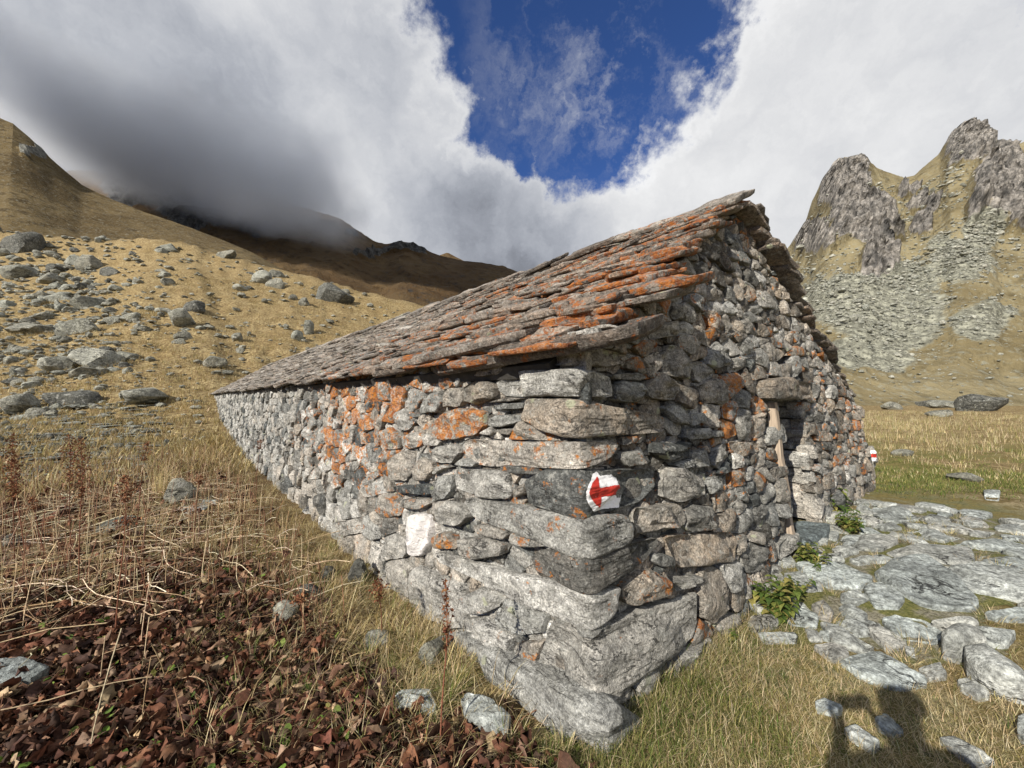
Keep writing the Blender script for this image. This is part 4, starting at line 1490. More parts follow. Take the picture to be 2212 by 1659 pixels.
# the long eave slabs by the corner, read off the photograph: (left end px, right end px, width down the slope, thickness)
for (xl, yl), (xr, yr), off, l, th, tint in [((890, 800), (1350, 703), .16, .55, .085, [.16, .55, .55, 1]), ((800, 800), (1100, 718), .20, .5, .06, [.45, .45, .4, 1]),
                                             ((1120, 690), (1425, 632), .18, .5, .05, [.5, .6, .5, 1]), ((960, 760), (1140, 745), .12, .3, .03, [.3, .2, .2, 1]),
                                             ((1190, 665), (1480, 598), .20, .5, .055, [.45, 1.0, .7, 1])]:
    Pl = hit_plane(xl, yl, C + off * NL, NL + BL * ZZ) - C
    Pr_ = hit_plane(xr, yr, C + off * NL, NL + BL * ZZ) - C
    if off > .17 and yr < 640:      # lies higher up the slope
        Nn = NRM
        Pl = hit_plane(xl, yl, C + E0 + .09 * NRM, NRM) - C
        Pr_ = hit_plane(xr, yr, C + E0 + .09 * NRM, NRM) - C
    mid = (Pl + Pr_) / 2
    ax = (Pl - Pr_)
    w = float(np.linalg.norm(ax))
    ax = ax / w
    up = VL - (VL @ ax) * ax
    up /= np.linalg.norm(up)
    up = up * .95 - .27 * NRM
    up /= np.linalg.norm(up)
    nm = np.cross(ax, up)
    if nm[2] < 0: nm = -nm
    pts = [(-w / 2, -l * .32), (-w * .3, -l * .47), (w * .05, -l * .5), (w * .36, -l * .46), (w / 2, -l * .22), (w * .46, l * .5), (-w * .45, l * .5)]
    X, F = stone_geo(hull(pts), rg, K=96, M=8, depth=th, p=th * .3, e=6, rough=.014, gap=0, nf=4, tilt=.02, bed=.006, jag=.04)
    Vv = mid + up * (l * .5) + X[:, :1] * ax + X[:, 1:2] * up + X[:, 2:3] * nm
    slabs.append(dict(V=Vv, F=F, tint=tint, score=1e3))
order = sorted(range(len(slabs)), key=lambda i: -slabs[i]['score'])
js = Join()
for rank, i in enumerate(order):
    d = slabs[i]
    if rank < 295:
        ctr = d['V'].mean(0)
        link('roof_slab', mesh('roof_slab', d['V'] - ctr, d['F'], M_ROOF, d['tint'], sharp=35), roof, loc=tuple(ctr))
    else:
        js.add(d['V'], d['F'], d['tint'])
link('slab_fill', js.mesh('slab_fill', M_ROOF, sharp=35), roof, kind='stuff')
print('pieces', len(pieces), 'slabs', len(slabs))

# ------------------------------------------------------------------ loose rocks
import bmesh


def rock_proto(seed, sub=3, flat=.62, planes=11, tint=None, mat=None, name='boulder'):
    rg = np.random.default_rng(seed)
    bm = bmesh.new()
    bmesh.ops.create_icosphere(bm, subdivisions=sub, radius=1)
    D = np.array([v.co[:] for v in bm.verts])
    F = np.array([[v.index for v in f.verts] for f in bm.faces])
    bm.free()
    D /= np.linalg.norm(D, axis=1)[:, None]
    r = np.full(len(D), 1.15)
    for k in range(planes):
        n = rg.normal(0, 1, 3)
        n /= np.linalg.norm(n)
        o = rg.uniform(.62, .95)
        c = D @ n
        r = np.minimum(r, np.where(c > .05, o / np.maximum(c, .05), 9))
    r = r * (1 + .07 * fbm(D * 2.2 + seed, 4) + .02 * fbm(D * 9 + seed, 3))
    V = D * r[:, None] * np.array([1, rg.uniform(.7, 1.0), flat])
    V[:, 2] -= V[:, 2].min()
    V /= (V[:, 0].max() - V[:, 0].min())          # unit width
    return V, F, (tint if tint is not None else [rg.uniform(.3, .75), rg.uniform(0, .25), rg.random() * .5, 1])


PROTO = []
for k in range(12):
    V, F, T = rock_proto(100 + k, 3, [.45, .62, .78, .30][k % 4])
    PROTO.append((V, F, T, mesh('boulder', V, F, M_ROCK, T, sharp=32)))
DARK = []
for k in range(3):
    V, F, T = rock_proto(300 + k, 3, [.7, .5, .6][k], tint=[.06, .1, .2, 1])
    DARK.append((V, F, T, mesh('boulder', V, F, M_ROCK, T, sharp=32)))
LOWP = [rock_proto(200 + k, 1, [.5, .7, .35][k % 3], 8) for k in range(12)]


def put_rock(px, py, w, h, label, dark=False, group=None, cat='rock', name='boulder', seed=0, flatness=None):
    """rock whose foot is seen at (px, py), w by h pixels large there"""
    rg = np.random.default_rng(seed + int(px * 13 + py * 7))
    P = ground_hit(px, py)
    k = w * P[1] / F_PX
    hz = h * P[1] / F_PX
    lib = DARK if dark else PROTO
    V, F, T, me = lib[rg.integers(len(lib))]
    ph = V[:, 2].max()
    o = link(name, me, None, (P[0], P[1] + k * .2, P[2] - hz * .30), (rg.normal(0, .08), rg.normal(0, .08), rg.uniform(0, 6.28)), (k, k * rg.uniform(.7, 1), hz * 1.25 / ph), label, cat, group)
    return o


SLOPE_ROCKS = [
    (25, 545, 84, 60, 'big dark boulder on the slope crest at the left edge of the picture', True),
    (150, 572, 52, 26, 'flat grey slab leaning at the top of the rubble field', False),
    (190, 580, 56, 34, 'blocky grey rock at the upper end of the rubble field', False),
    (228, 596, 50, 26, 'low grey rock at the upper right rim of the rubble field', True),
    (30, 600, 60, 34, 'grey boulder just under the big dark boulder on the crest', False),
    (95, 612, 62, 30, 'wide pale rock in the upper rubble field', False),
    (105, 655, 70, 34, 'broad pale green boulder in the middle of the rubble field', False),
    (175, 668, 84, 34, 'long grey slab lying across the middle of the rubble field', False),
    (62, 722, 96, 30, 'long flat grey slab low in the rubble field', False),
    (150, 725, 74, 44, 'humped grey boulder beside the long flat slab', False),
    (235, 700, 44, 22, 'small squat rock on the right rim of the rubble field', False),
    (195, 795, 100, 46, 'large pale rounded boulder below the rubble field', False),
    (120, 800, 56, 34, 'pale blocky stone left of the large pale rounded boulder', False),
    (288, 868, 118, 34, 'wide pale flat rock half buried in dead stems above the slate heap', False),
    (175, 815, 70, 22, 'thin tilted plate in front of the large pale rounded boulder', False),
    (30, 890, 70, 44, 'greenish boulder at the left edge above the slate heap', False),
    (130, 880, 100, 44, 'dark mossy rock behind the slate heap', True),
    (265, 778, 44, 20, 'flat stone with a sharp edge right of the pale boulder', False),
    (358, 542, 40, 22, 'pointed grey rock on the crest line of the golden slope', False),
    (482, 556, 50, 20, 'low wide rock near the crest of the golden slope', False),
    (610, 578, 50, 34, 'dark rounded boulder standing on the crest above the hut roof', True),
    (565, 612, 44, 34, 'upright grey rock halfway down the golden slope', False),
    (594, 622, 40, 26, 'grey rock next to the upright one on the golden slope', False),
    (590, 600, 34, 20, 'smaller rock uphill of the upright one', False),
    (712, 652, 78, 46, 'largest grey boulder on the golden slope above the roof', True),
    (655, 660, 30, 20, 'pale stone left of the largest boulder above the roof', False),
    (410, 672, 56, 28, 'dark edged boulder in the middle of the golden slope', True),
    (386, 700, 56, 38, 'pale humped boulder under the dark edged one on the slope', False),
    (390, 735, 34, 24, 'roundish pale stone low on the golden slope', False),
    (505, 735, 36, 20, 'square pale stone low on the golden slope', False),
    (455, 792, 58, 26, 'flat topped pale rock uphill of the far end of the hut', False),
    (595, 820, 66, 42, 'smooth pale boulder touching the far end of the roof', False),
    (668, 722, 22, 34, 'upright shard standing on the slope above the roof', False),
    (640, 735, 34, 24, 'split rock beside the upright shard', False),
    (370, 1090, 64, 56, 'angular pale rock standing in the dead stems beside the hut', False),
    (240, 1150, 70, 24, 'flat grey stone sunk among pale straw', False),
    (12, 1180, 40, 26, 'small white stone at the left edge among stems', False),
    (662, 1300, 60, 32, 'dark grey stone half hidden in grass by the side wall', True),
    (610, 1345, 70, 32, 'dull grey stone lying in the brown leaves', False),
    (775, 1262, 44, 52, 'dark leaning stone propped at the foot of the side wall', True),
    (700, 1255, 50, 26, 'slate coloured stone in the grass below the side wall', True),
    (935, 1430, 60, 40, 'grey stone in grass against the plinth of the side wall', False),
    (815, 1400, 60, 30, 'pale mottled stone in the grass strip below the side wall', False),
]
def near_label(px, py, w, h, dk):
    """name a rock by the described rock it lies next to"""
    b = min(SLOPE_ROCKS, key=lambda r: (r[0] - px) ** 2 + (1.6 * (r[1] - py)) ** 2)
    dx, dy = px - b[0], 1.6 * (py - b[1])
    rel = ('just uphill of' if dy < 0 else 'just downhill of') if abs(dy) > abs(dx) else ('at one side, hutward, of' if dx > 0 else 'on the outer side of')
    rel = rel.replace('at one side, hutward, of', 'on the hut side of')
    nick = ' '.join(b[4].split()[:5])
    for stop in (' on', ' in', ' of', ' the', ' at', ' with', ' beside', ' under', ' left', ' right', ' a', ' near', ' half', ' standing', ' leaning', ' lying', ' low', ' sunk', ' above', ' just', ' next'):
        while nick.endswith(stop): nick = nick[:-len(stop)]
    return ('dark ' if dk else '') + ('flat' if h < .45 * w else 'blocky') + ' rock ' + rel + ' the ' + nick


for k, (x, y, w, h, lab, dk) in enumerate(SLOPE_ROCKS):
    put_rock(x, y, w, h, lab, dk, seed=k)
# flat pieces: slate at the left edge, plate beside the angular rock, pale stone by the plinth
for (pts, lab, tint, th, dome) in [
    ([(-40, 1500), (-20, 1450), (60, 1445), (110, 1462), (60, 1500)], 'blue grey slate slab at the left edge among the brown leaves', [.2, 0, .1, 1], .08, .03),
    ([(380, 1105), (430, 1078), (478, 1070), (480, 1082), (420, 1118)], 'thin slate plate lying in front of the angular pale rock', [.35, 0, .1, 1], .03, .01),
    ([(995, 1545), (1010, 1528), (1060, 1545), (1105, 1580), (1095, 1612), (1050, 1610), (1010, 1590)], 'smooth pale grey stone beside the front corner of the hut', [.55, 0, .1, 1], .10, .035),
    ([(840, 1545), (860, 1520), (930, 1515), (945, 1545), (900, 1560)], 'grey stone under the leaves near the front corner', [.35, 0, .1, 1], .08, .02)]:
    Pg = np.array([ground_hit(*p)[:2] for p in pts])
    hp = hull(Pg)
    rg = np.random.default_rng(int(pts[0][1]))
    X, F = stone_geo(hp, rg, K=56, M=8, depth=th, p=dome, e=4, rough=.008, gap=0, nf=2, tilt=.03)
    c = X[:, :2].mean(0)
    zc = float(gz(np.array([c[0]]), np.array([c[1]]))[0]) + dome * .8 + .03
    link('flat_rock', mesh('flat_rock', X - np.array([c[0], c[1], 0]), F, M_FLAG, tint, sharp=35), None, (c[0], c[1], zc), label=lab, cat='rock')

# scattered stones on the hillside: the larger ones singly, the rest as one mass
rg = np.random.default_rng(77)
cand = []
while len(cand) < 3000:
    px, py = rg.uniform(-420, 1000), rg.uniform(440, 1000)
    if py < np.interp(px, [-420, 0, 300, 500, 650, 800, 925], [484, 492, 515, 545, 585, 630, 660]) + 4: continue
    if py > np.interp(px, [0, 445, 560, 920], [990, 850, 800, 655]) and px > 440: continue
    wgt = (.25 if px > -40 else .45) + 1.5 * math.exp(-((px - 110) / 150) ** 2 - ((py - 690) / 130) ** 2) + .5 * math.exp(-((px - 130) / 190) ** 2 - ((py - 940) / 50) ** 2)
    if py > 850: wgt *= .8
    if rg.random() > wgt: continue
    w = min(6.5 + rg.exponential(6), 36) * (1.0 if px < 300 else .8)
    cand.append((px, py, w))
cand.sort(key=lambda c: -c[2])
jr_ = Join()
labelled = {}
singles = []
for k, (px, py, w) in enumerate(cand):
    if k < 400 and px > -30 and len(singles) < 215:
        singles.append(k)
        heap = px < 320
        hh, dk_ = w * rg.uniform(.3, .72), rg.random() < .12
        lab = near_label(px, py, w, hh, dk_)
        labelled.setdefault(lab, []).append((w, put_rock(px, py, w, hh, lab, dk_, 'rocks of the rubble field' if heap else 'rocks strewn over the golden slope', name='rock', seed=k)))
    else:
        V, F, T = LOWP[rg.integers(len(LOWP))]
        P = ground_hit(px, py)
        kk = w * P[1] / F_PX
        a = rg.uniform(0, 6.28)
        R_ = np.array([[math.cos(a), -math.sin(a), 0], [math.sin(a), math.cos(a), 0], [0, 0, 1]])
        jr_.add((V * np.array([1, .8, .85])) @ R_.T * kk + P - np.array([0, 0, kk * .1]), F, T)
for lab, lst in labelled.items():
    lst.sort(key=lambda t: -t[0])
    if len(lst) == 2:
        lst[0][1]['label'], lst[1][1]['label'] = 'larger ' + lab, 'smaller ' + lab
    elif len(lst) > 2:
        lst[0][1]['label'], lst[-1][1]['label'] = 'largest ' + lab, 'smallest ' + lab
        for i, t in enumerate(lst[1:-1]):
            t[1]['label'] = ('second largest ' if i == 0 else 'middling ') + lab
            if i: t[1]['group'] = 'rocks next to each other ' + lab.split(' rock ')[1]
# slate heap at the left
for k in range(420):
    px, py = rg.uniform(-60, 340), rg.uniform(870, 1050)
    P = ground_hit(px, py)
    V, F, T = LOWP[rg.integers(len(LOWP))]
    kk = rg.uniform(14, 46) * P[1] / F_PX
    a = rg.uniform(0, 6.28)
    R_ = np.array([[math.cos(a), -math.sin(a), 0], [math.sin(a), math.cos(a), 0], [0, 0, 1]])
    jr_.add((V * np.array([1, .7, .22])) @ R_.T * kk + P + np.array([0, 0, -kk * .02]), F, [rg.uniform(.15, .5), 0, .05, 1])
link('rubble', jr_.mesh('rubble', M_ROCK, sharp=30), kind='stuff', label='small loose stones and slates strewn over the slope')

# scree and boulders on the right-hand mountain
Vm, rk, sc, _o = RIGHT
jr_ = Join()
Q_ = Vm[:, 0] / np.maximum(Vm[:, 1], 1)
wgt = (np.clip(sc - rk, 0, 1) ** 1.5 + .13 * (1 - rk)) * (Vm[:, 1] < 185) * (Q_ > .62) * (Q_ < 1.5) * np.clip(Vm[:, 1] / 80, .3, 2) ** 1.2
wgt /= wgt.sum()
for i in rg.choice(len(Vm), 10000, p=wgt):
    V, F, T = LOWP[rg.integers(len(LOWP))]
    P = Vm[i]
    kk = P[1] / F_PX * (1.7 + rg.exponential(2.3))
    a = rg.uniform(0, 6.28)
    R_ = np.array([[math.cos(a), -math.sin(a), 0], [math.sin(a), math.cos(a), 0], [0, 0, 1]])
    jit = rg.normal(0, P[1] * .004, 3) * np.array([1, 1, .2])
    jr_.add(V @ R_.T * kk + P + jit - np.array([0, 0, kk * .15]), F, [rg.uniform(.35, .85), .35 * rg.random(), rg.uniform(0, .3), 1])
link('scree', jr_.mesh('scree', M_ROCK, sharp=30), kind='stuff', label='pale scree and boulders strewn on the mountain slope')
for k, (x, y, w, h, lab, dk) in enumerate([
    (2148, 888, 82, 42, 'dark blocky boulder at the far edge of the yellow meadow', True),
    (2040, 900, 44, 16, 'low grey stone in the yellow meadow beyond the hut', False),
    (2060, 882, 60, 18, 'pale flat outcrop behind the yellow meadow', False),
    (1930, 884, 48, 18, 'greenish flat rock at the meadow edge just past the gable', False),
    (2010, 878, 40, 16, 'dark low rock at the meadow edge near the mountain foot', True),
    (2095, 1040, 60, 20, 'pale stone sunk in the short green turf by the track', False),
    (1960, 985, 40, 14, 'small pale stone in the meadow grass past the gable', False)]):
    put_rock(x, y, w, h, lab, dk, seed=k + 500)

# ------------------------------------------------------------------ stone path
FLAGS = [
    [(1100, 560), (1200, 480), (1400, 470), (1560, 570), (1700, 700), (1680, 760), (1400, 740), (1200, 640)],
    [(640, 490), (900, 480), (1090, 580), (1010, 640), (820, 620), (700, 560)],
    [(1030, 640), (1130, 600), (1270, 690), (1240, 750), (1100, 740)],
    [(1160, 420), (1300, 380), (1660, 400), (1680, 480), (1560, 510), (1440, 465), (1250, 460)],
    [(1530, 530), (1700, 490), (1966, 560), (2100, 640), (1966, 710), (1650, 640), (1590, 600)],
    [(940, 400), (1000, 340), (1130, 310), (1240, 360), (1130, 410)],
    [(860, 370), (920, 325), (1060, 320), (1000, 360), (940, 385)],
    [(1080, 160), (1250, 160), (1370, 230), (1200, 245), (1090, 210)],
    [(1090, 265), (1200, 250), (1260, 280), (1150, 290)],
    [(1290, 300), (1400, 280), (1600, 330), (1500, 360), (1340, 330)],
    [(1560, 370), (1800, 345), (1990, 385), (1966, 420), (1700, 395)],
    [(950, 465), (1190, 440), (1200, 470), (1000, 490)],
    [(550, 720), (680, 710), (770, 800), (760, 860), (600, 830)],
    [(730, 740), (800, 705), (860, 780), (840, 830), (775, 800)],
    [(890, 740), (960, 730), (1060, 800), (1040, 840), (930, 810)],
    [(780, 835), (880, 850), (1100, 980), (1050, 1010), (850, 950)],
    [(1140, 820), (1250, 790), (1380, 810), (1520, 900), (1440, 950), (1220, 920)],
    [(1580, 1180), (1640, 1160), (1780, 1260), (1700, 1275), (1600, 1220)],
    [(900, 1070), (960, 1025), (1110, 1012), (1410, 1190), (1200, 1215), (1020, 1150)],
    [(750, 1310), (800, 1300), (920, 1350), (880, 1375), (760, 1345)],
    [(1100, 1400), (1170, 1380), (1270, 1470), (1200, 1490), (1120, 1450)],
    [(920, 1460), (990, 1450), (1130, 1550), (1080, 1580), (950, 1500)],
    [(1480, 1520), (1560, 1510), (1800, 1640), (1700, 1680), (1560, 1590)],
    [(1350, 1105), (1480, 1085), (1520, 1150), (1400, 1165)],
    [(355, 850), (380, 800), (540, 800), (540, 850), (400, 880)],
    [(610, 610), (760, 585), (800, 640), (690, 650)],
    [(900, 670), (1000, 645), (1070, 690), (1000, 725), (900, 710)],
    [(1740, 790), (1966, 745), (2080, 800), (1966, 820), (1810, 815)],
    [(1930, 1400), (1990, 1380), (2010, 1560), (1930, 1500)],
    [(1265, 965), (1330, 985), (1340, 1030), (1280, 1015)],
    [(1640, 290), (1800, 300), (1740, 328), (1650, 315)],
    [(1830, 315), (1990, 330), (1966, 350), (1850, 345)],
    [(1690, 450), (1790, 420), (1990, 470), (1966, 530), (1720, 480)],
    [(420, 900), (560, 900), (650, 915), (640, 940), (440, 940)],
    [(760, 440), (900, 430), (930, 470), (800, 475)],
    [(1730, 60), (1830, 60), (1820, 110), (1740, 100)],
    [(780, 880), (840, 890), (835, 930), (770, 920)],
    [(690, 870), (760, 880), (800, 930), (720, 930)],
]
TINTS = {0: [.28, .1, .1, 1], 1: [.42, .2, .0, 1], 2: [.38, .2, .05, 1], 3: [.55, .1, .35, 1], 4: [.52, .1, .2, 1], 13: [.4, .2, .95, 1], 18: [.40, 0, .0, 1], 16: [.36, .1, .0, 1], 12: [.42, .1, .0, 1], 15: [.62, .0, .2, 1], 24: [.5, .4, .8, 1]}
rgp = np.random.default_rng(9)
path_pts = [ground_hit(*cD(c)) for c in [(330, 900), (420, 560), (640, 300), (850, 230), (1080, 120), (1400, 150), (2050, 260), (2150, 800), (1700, 1000), (1300, 1100), (1000, 1060), (620, 960)]]
pp = np.array([p[:2] for p in path_pts])
n_, m_ = 60, 60
gx, gy = np.meshgrid(np.linspace(pp[:, 0].min(), pp[:, 0].max(), 110), np.linspace(pp[:, 1].min(), pp[:, 1].max(), 110))
pts = np.column_stack([gx.ravel(), gy.ravel()])
wob = .38 * np.column_stack([fbm(np.column_stack([pts * 3, pts[:, :1] * 0]), 3), fbm(np.column_stack([pts * 3, pts[:, :1] * 0 + 9]), 3)])
ins = in_poly(pts + wob, pp)
I = np.arange(len(pts)).reshape(110, 110)
q = np.stack([I[:-1, :-1], I[:-1, 1:], I[1:, 1:], I[1:, :-1]], -1).reshape(-1, 4)
q = q[ins[q].all(1)]
used = np.unique(q)
mp_ = -np.ones(len(pts), int)
mp_[used] = np.arange(len(used))
zz = gz(pts[used, 0], pts[used, 1]) + .006
mg, gg, bb = new_mat('path_gravel')
geo = gg.n('ShaderNodeNewGeometry')
n1 = gg.noise(geo.outputs['Position'], 60, 4, .7)
n2 = gg.noise(geo.outputs['Position'], 4, 5, .65)
cc = gg.mix(gg.mr(n1, .3, .7), (.08, .075, .045), (.27, .25, .19))
cc = gg.mix(gg.mr(n2, .44, .58), cc, gg.mix(gg.mr(n1, .3, .7), (.05, .06, .012), (.17, .16, .05)))
gg.put(bb.inputs['Base Color'], cc)
gg.put(bb.inputs['Normal'], gg.bump(n1, .9, .02))
path = link('path', mesh('path', np.column_stack([pts[used], zz]), mp_[q], mg), kind='structure')
flag_polys = []


def flagstone(hp, rgx, tint, dome, depth, K=48, M=7, parent=path, name='flagstone', e=None):
    X, F = stone_geo(hp, rgx, K=K, M=M, depth=depth, p=dome, e=e or rgx.uniform(7, 13), rough=.007, gap=.0, nf=2, tilt=.03, bed=.0, jag=.05, step=.3 if parent else 0)
    c = X[:, :2].mean(0)
    # follow the lie of the ground
    d_ = .15
    z0 = float(gz(np.array([c[0]]), np.array([c[1]]))[0])
    sx = float(gz(np.array([c[0] + d_]), np.array([c[1]]), False)[0] - gz(np.array([c[0] - d_]), np.array([c[1]]), False)[0]) / (2 * d_)
    sy = float(gz(np.array([c[0]]), np.array([c[1] + d_]), False)[0] - gz(np.array([c[0]]), np.array([c[1] - d_]), False)[0]) / (2 * d_)
    Xl = X - np.array([c[0], c[1], 0])
    Xl[:, 2] += Xl[:, 0] * sx + Xl[:, 1] * sy
    return link(name, mesh(name, Xl, F, M_FLAG, tint, sharp=35 if parent else 0), parent, (c[0], c[1], z0 + .018 + .3 * dome))


for k, pts_ in enumerate(FLAGS):
    Pg = np.array([ground_hit(*cD(c))[:2] for c in pts_])
    hp = hull(Pg)
    hp = hp.mean(0) + (hp - hp.mean(0)) * 1.02
    flag_polys.append(hp)
    size = math.sqrt(parea(hp))
    t = TINTS.get(k, [rgp.uniform(.35, .65), rgp.uniform(0, .3), rgp.uniform(0, .4), 1])
    flagstone(hp, rgp, t, min(.012 + .035 * size, .035) * rgp.uniform(.7, 1.3), .10, K=64, M=9)
for pts_, lab, dome, t in [([(1480, 1000), (1560, 920), (1660, 910), (1760, 1030), (1600, 1060), (1500, 1040)], 'humped pale boulder beside the flagstone path', .13, [.62, 0, .3, 1]),
                           ([(1620, 1075), (1740, 1040), (1990, 1230), (1990, 1300), (1760, 1240), (1630, 1140)], 'long pale boulder at the right edge below the humped one', .12, [.6, .05, .25, 1])]:
    hp = hull(np.array([ground_hit(*cD(c))[:2] for c in pts_]))
    flag_polys.append(hp)
    o = flagstone(hp, rgp, t, dome * .8, .15, K=80, M=16, parent=None, name='boulder', e=2.2)
    o['label'], o['category'] = lab, 'boulder'
# smaller stones bedded between the large flags
extra, tries = 0, 0
while extra < 110 and tries < 4000:
    tries += 1
    p0 = np.array([rgp.uniform(pp[:, 0].min(), pp[:, 0].max()), rgp.uniform(pp[:, 1].min(), pp[:, 1].max())])
    if not in_poly(p0[None], pp)[0]: continue
    r0 = .04 + rgp.exponential(.05) + .012 * np.hypot(*p0)
    if any(inside(p0[None], f_, r0 * .55)[0] for f_ in flag_polys): continue
    an = np.sort(rgp.uniform(0, 6.28, 7))
    hp = hull(p0 + np.column_stack([np.cos(an) * r0 * rgp.uniform(1, 1.5), np.sin(an) * r0]) * rgp.uniform(.7, 1.1, (7, 1)))
    if len(hp) < 3 or parea(hp) < .001: continue
    flag_polys.append(hp)
    flagstone(hp, rgp, [rgp.uniform(.3, .7), rgp.uniform(0, .25), rgp.uniform(0, .5), 1], .012 + .1 * r0, .06, K=24, M=5)
    extra += 1


# ------------------------------------------------------------------ grass, leaves, stems
def blades(base, az, length, width, lean, curl, col, segs=3):
    """base (n,3); lean: tilt from the vertical at the root; curl: extra tilt at the tip"""
    n = len(base)
    d = np.column_stack([np.sin(az), np.cos(az)])
    sd = np.column_stack([d[:, 1], -d[:, 0], np.zeros(n)])
    V = np.zeros((n, 2 * segs + 1, 3))
    pos = base.copy()
    for k in range(segs + 1):
        f = k / segs
        w = width * (1 - .75 * f)
        if k < segs:
            V[:, 2 * k] = pos - sd * w[:, None] / 2
            V[:, 2 * k + 1] = pos + sd * w[:, None] / 2
            th = np.minimum(lean + curl * f, 2.0)
            st = (length / segs)[:, None]
            pos = pos + st * np.column_stack([d[:, 0] * np.sin(th), d[:, 1] * np.sin(th), np.cos(th)])
        else:
            V[:, 2 * k] = pos
    m = 2 * segs + 1
    o = np.arange(n)[:, None] * m
    F4 = np.concatenate([np.stack([o[:, 0] + 2 * k, o[:, 0] + 2 * k + 1, o[:, 0] + 2 * k + 3, o[:, 0] + 2 * k + 2], 1) for k in range(segs - 1)])
    k = segs - 1
    F3 = np.stack([o[:, 0] + 2 * k, o[:, 0] + 2 * k + 1, o[:, 0] + 2 * k + 2], 1)
    T = np.repeat(np.column_stack([col, np.ones(n)]), m, 0)
    return V.reshape(-1, 3), [F4, F3], T


def palette(cols, n, rg, var=.25):
    c = np.array(cols)[rg.integers(len(cols), size=n)]
    return np.clip(c * rg.uniform(1 - var, 1 + var, (n, 1)) * rg.uniform(.93, 1.07, (n, 3)), .004, .9)


STRAWC = [(.49, .40, .235), (.41, .33, .18), (.55, .47, .30), (.32, .25, .13)]
GOLDC = [(.41, .32, .145), (.50, .41, .20), (.33, .255, .11), (.26, .195, .08)]
GREENC = [(.075, .12, .022), (.11, .15, .03), (.16, .19, .05), (.06, .095, .02)]
OLIVEC = [(.22, .21, .07), (.28, .25, .09), (.16, .17, .05)]


def clumps(name, P, nb, length, spread, rg, pal, width=.006, lean=(.1, .7), curl=(.3, 1.2), label=None, wind=None, segs=3):
    n = len(P)
    base = np.repeat(P, nb, 0)
    r = np.repeat(spread, nb) * np.sqrt(rg.random(n * nb))
    a = rg.uniform(0, 2 * math.pi, n * nb)
    base = base + np.column_stack([r * np.cos(a), r * np.sin(a), np.zeros(n * nb)])
    base[:, 2] = gz(base[:, 0], base[:, 1]) - .01
    az = np.arctan2(np.cos(a), np.sin(a)) + rg.normal(0, .6, n * nb)
    if wind is not None:
        az = np.where(rg.random(n * nb) < .5, wind + rg.normal(0, .6, n * nb), az)
    L_ = np.repeat(length, nb) * rg.uniform(.45, 1.15, n * nb)
    shade = np.repeat(rg.uniform(.75, 1.25, n), nb)[:, None]
    V, F, T = blades(base, az, L_, np.full(n * nb, 1.0) * width * rg.uniform(.6, 1.3, n * nb), rg.uniform(*lean, n * nb), rg.uniform(*curl, n * nb), np.clip(palette(pal, n * nb, rg) * shade, .004, .85), segs)
    return link(name, mesh(name, V, F, M_GRASS, T, smooth=True), kind='stuff', label=label)


def world_sd(x, y):
    rx, ry = x - C[0], y - C[1]
    return rx * DL[0] + ry * DL[1], rx * NL[0] + ry * NL[1], rx * DR[0] + ry * DR[1], rx * NR[0] + ry * NR[1]


rg = np.random.default_rng(31)


def sample(n, fn, rmax=9.0, rmin=.55, azr=(-64, 64), power=1.0):
    """points in front of the viewer, denser when near, accepted with probability fn(x, y)"""
    out = []
    tot = 0
    while tot < n:
        m_ = n * 2
        a = np.radians(rg.uniform(azr[0], azr[1], m_))
        u = rg.random(m_)
        r = (rmin ** power + u * (rmax ** power - rmin ** power)) ** (1 / power)
        x, y = r * np.sin(a), r * np.cos(a)
        k = rg.random(m_) < fn(x, y)
        out.append(np.column_stack([x[k], y[k]]))
        tot += int(k.sum())
        if k.sum() < m_ * .002: break
    return np.concatenate(out)[:n]


def off_flags(x, y):
    P = np.column_stack([x, y])
    ok = np.ones(len(P), bool)
    for f_ in flag_polys:
        ok &= ~inside(P, f_, -.012)
    return ok


def hutside(x, y):
    s, d, r, nr = world_sd(x, y)
    return ((d > .06) | (nr > .03))


# turf in front of the gable
def turf(x, y):
    s, d, r, nr = world_sd(x, y)
    nz = fbm(np.column_stack([x, y, x * 0]) * 1.1, 3)
    f = sst(-.15, .05, nr) * sst(-1.6, -.4, r - .35 * d + .4 * nz) * sst(2.6, 1.0, r - .25 * nr + .5 * nz)
    f = np.maximum(f, .5 * sst(.3, .6, nr) * sst(-1.0, .2, r) * sst(9, 7, r) * sst(-.35, .2, nz))
    inpath = in_poly(np.column_stack([x, y]), pp)
    f = np.where(inpath, .55 * sst(-.2, .25, nz), f)
    return f * off_flags(x, y)


P2 = sample(108000, turf, 6.5, .75, (-14, 72), .85)
P3 = np.column_stack([P2, gz(P2[:, 0], P2[:, 1]) - .006])
gn = sst(-.15, .30, fbm(np.column_stack([P2 * 1.6, P2[:, :1] * 0]), 3) + .10 * (rg.random(len(P2)) - .5))
s_, d_, r_, nr_ = world_sd(P2[:, 0], P2[:, 1])
gn = np.clip(gn + .6 * sst(.45, .1, nr_), 0, 1)
isg = rg.random(len(P2)) < .06 + .62 * gn ** 1.5
colr = np.where(isg[:, None], palette(GREENC + OLIVEC, len(P2), rg), palette(STRAWC + STRAWC + OLIVEC[1:2], len(P2), rg))
L_ = rg.uniform(.025, .075, len(P2)) * (1 + .8 * sst(.35, .1, nr_)) * np.where(isg, 1, 1.25)
V, F, T = blades(P3, rg.uniform(0, 6.28, len(P2)), L_, rg.uniform(.0016, .0036, len(P2)), np.where(isg, rg.uniform(.1, 1.1, len(P2)), rg.uniform(.5, 1.45, len(P2))), rg.uniform(.2, 1.0, len(P2)), colr, 2)
link('grass', mesh('grass', V, F, M_GRASS, T), kind='stuff', label='short green and straw coloured turf in front of the gable')

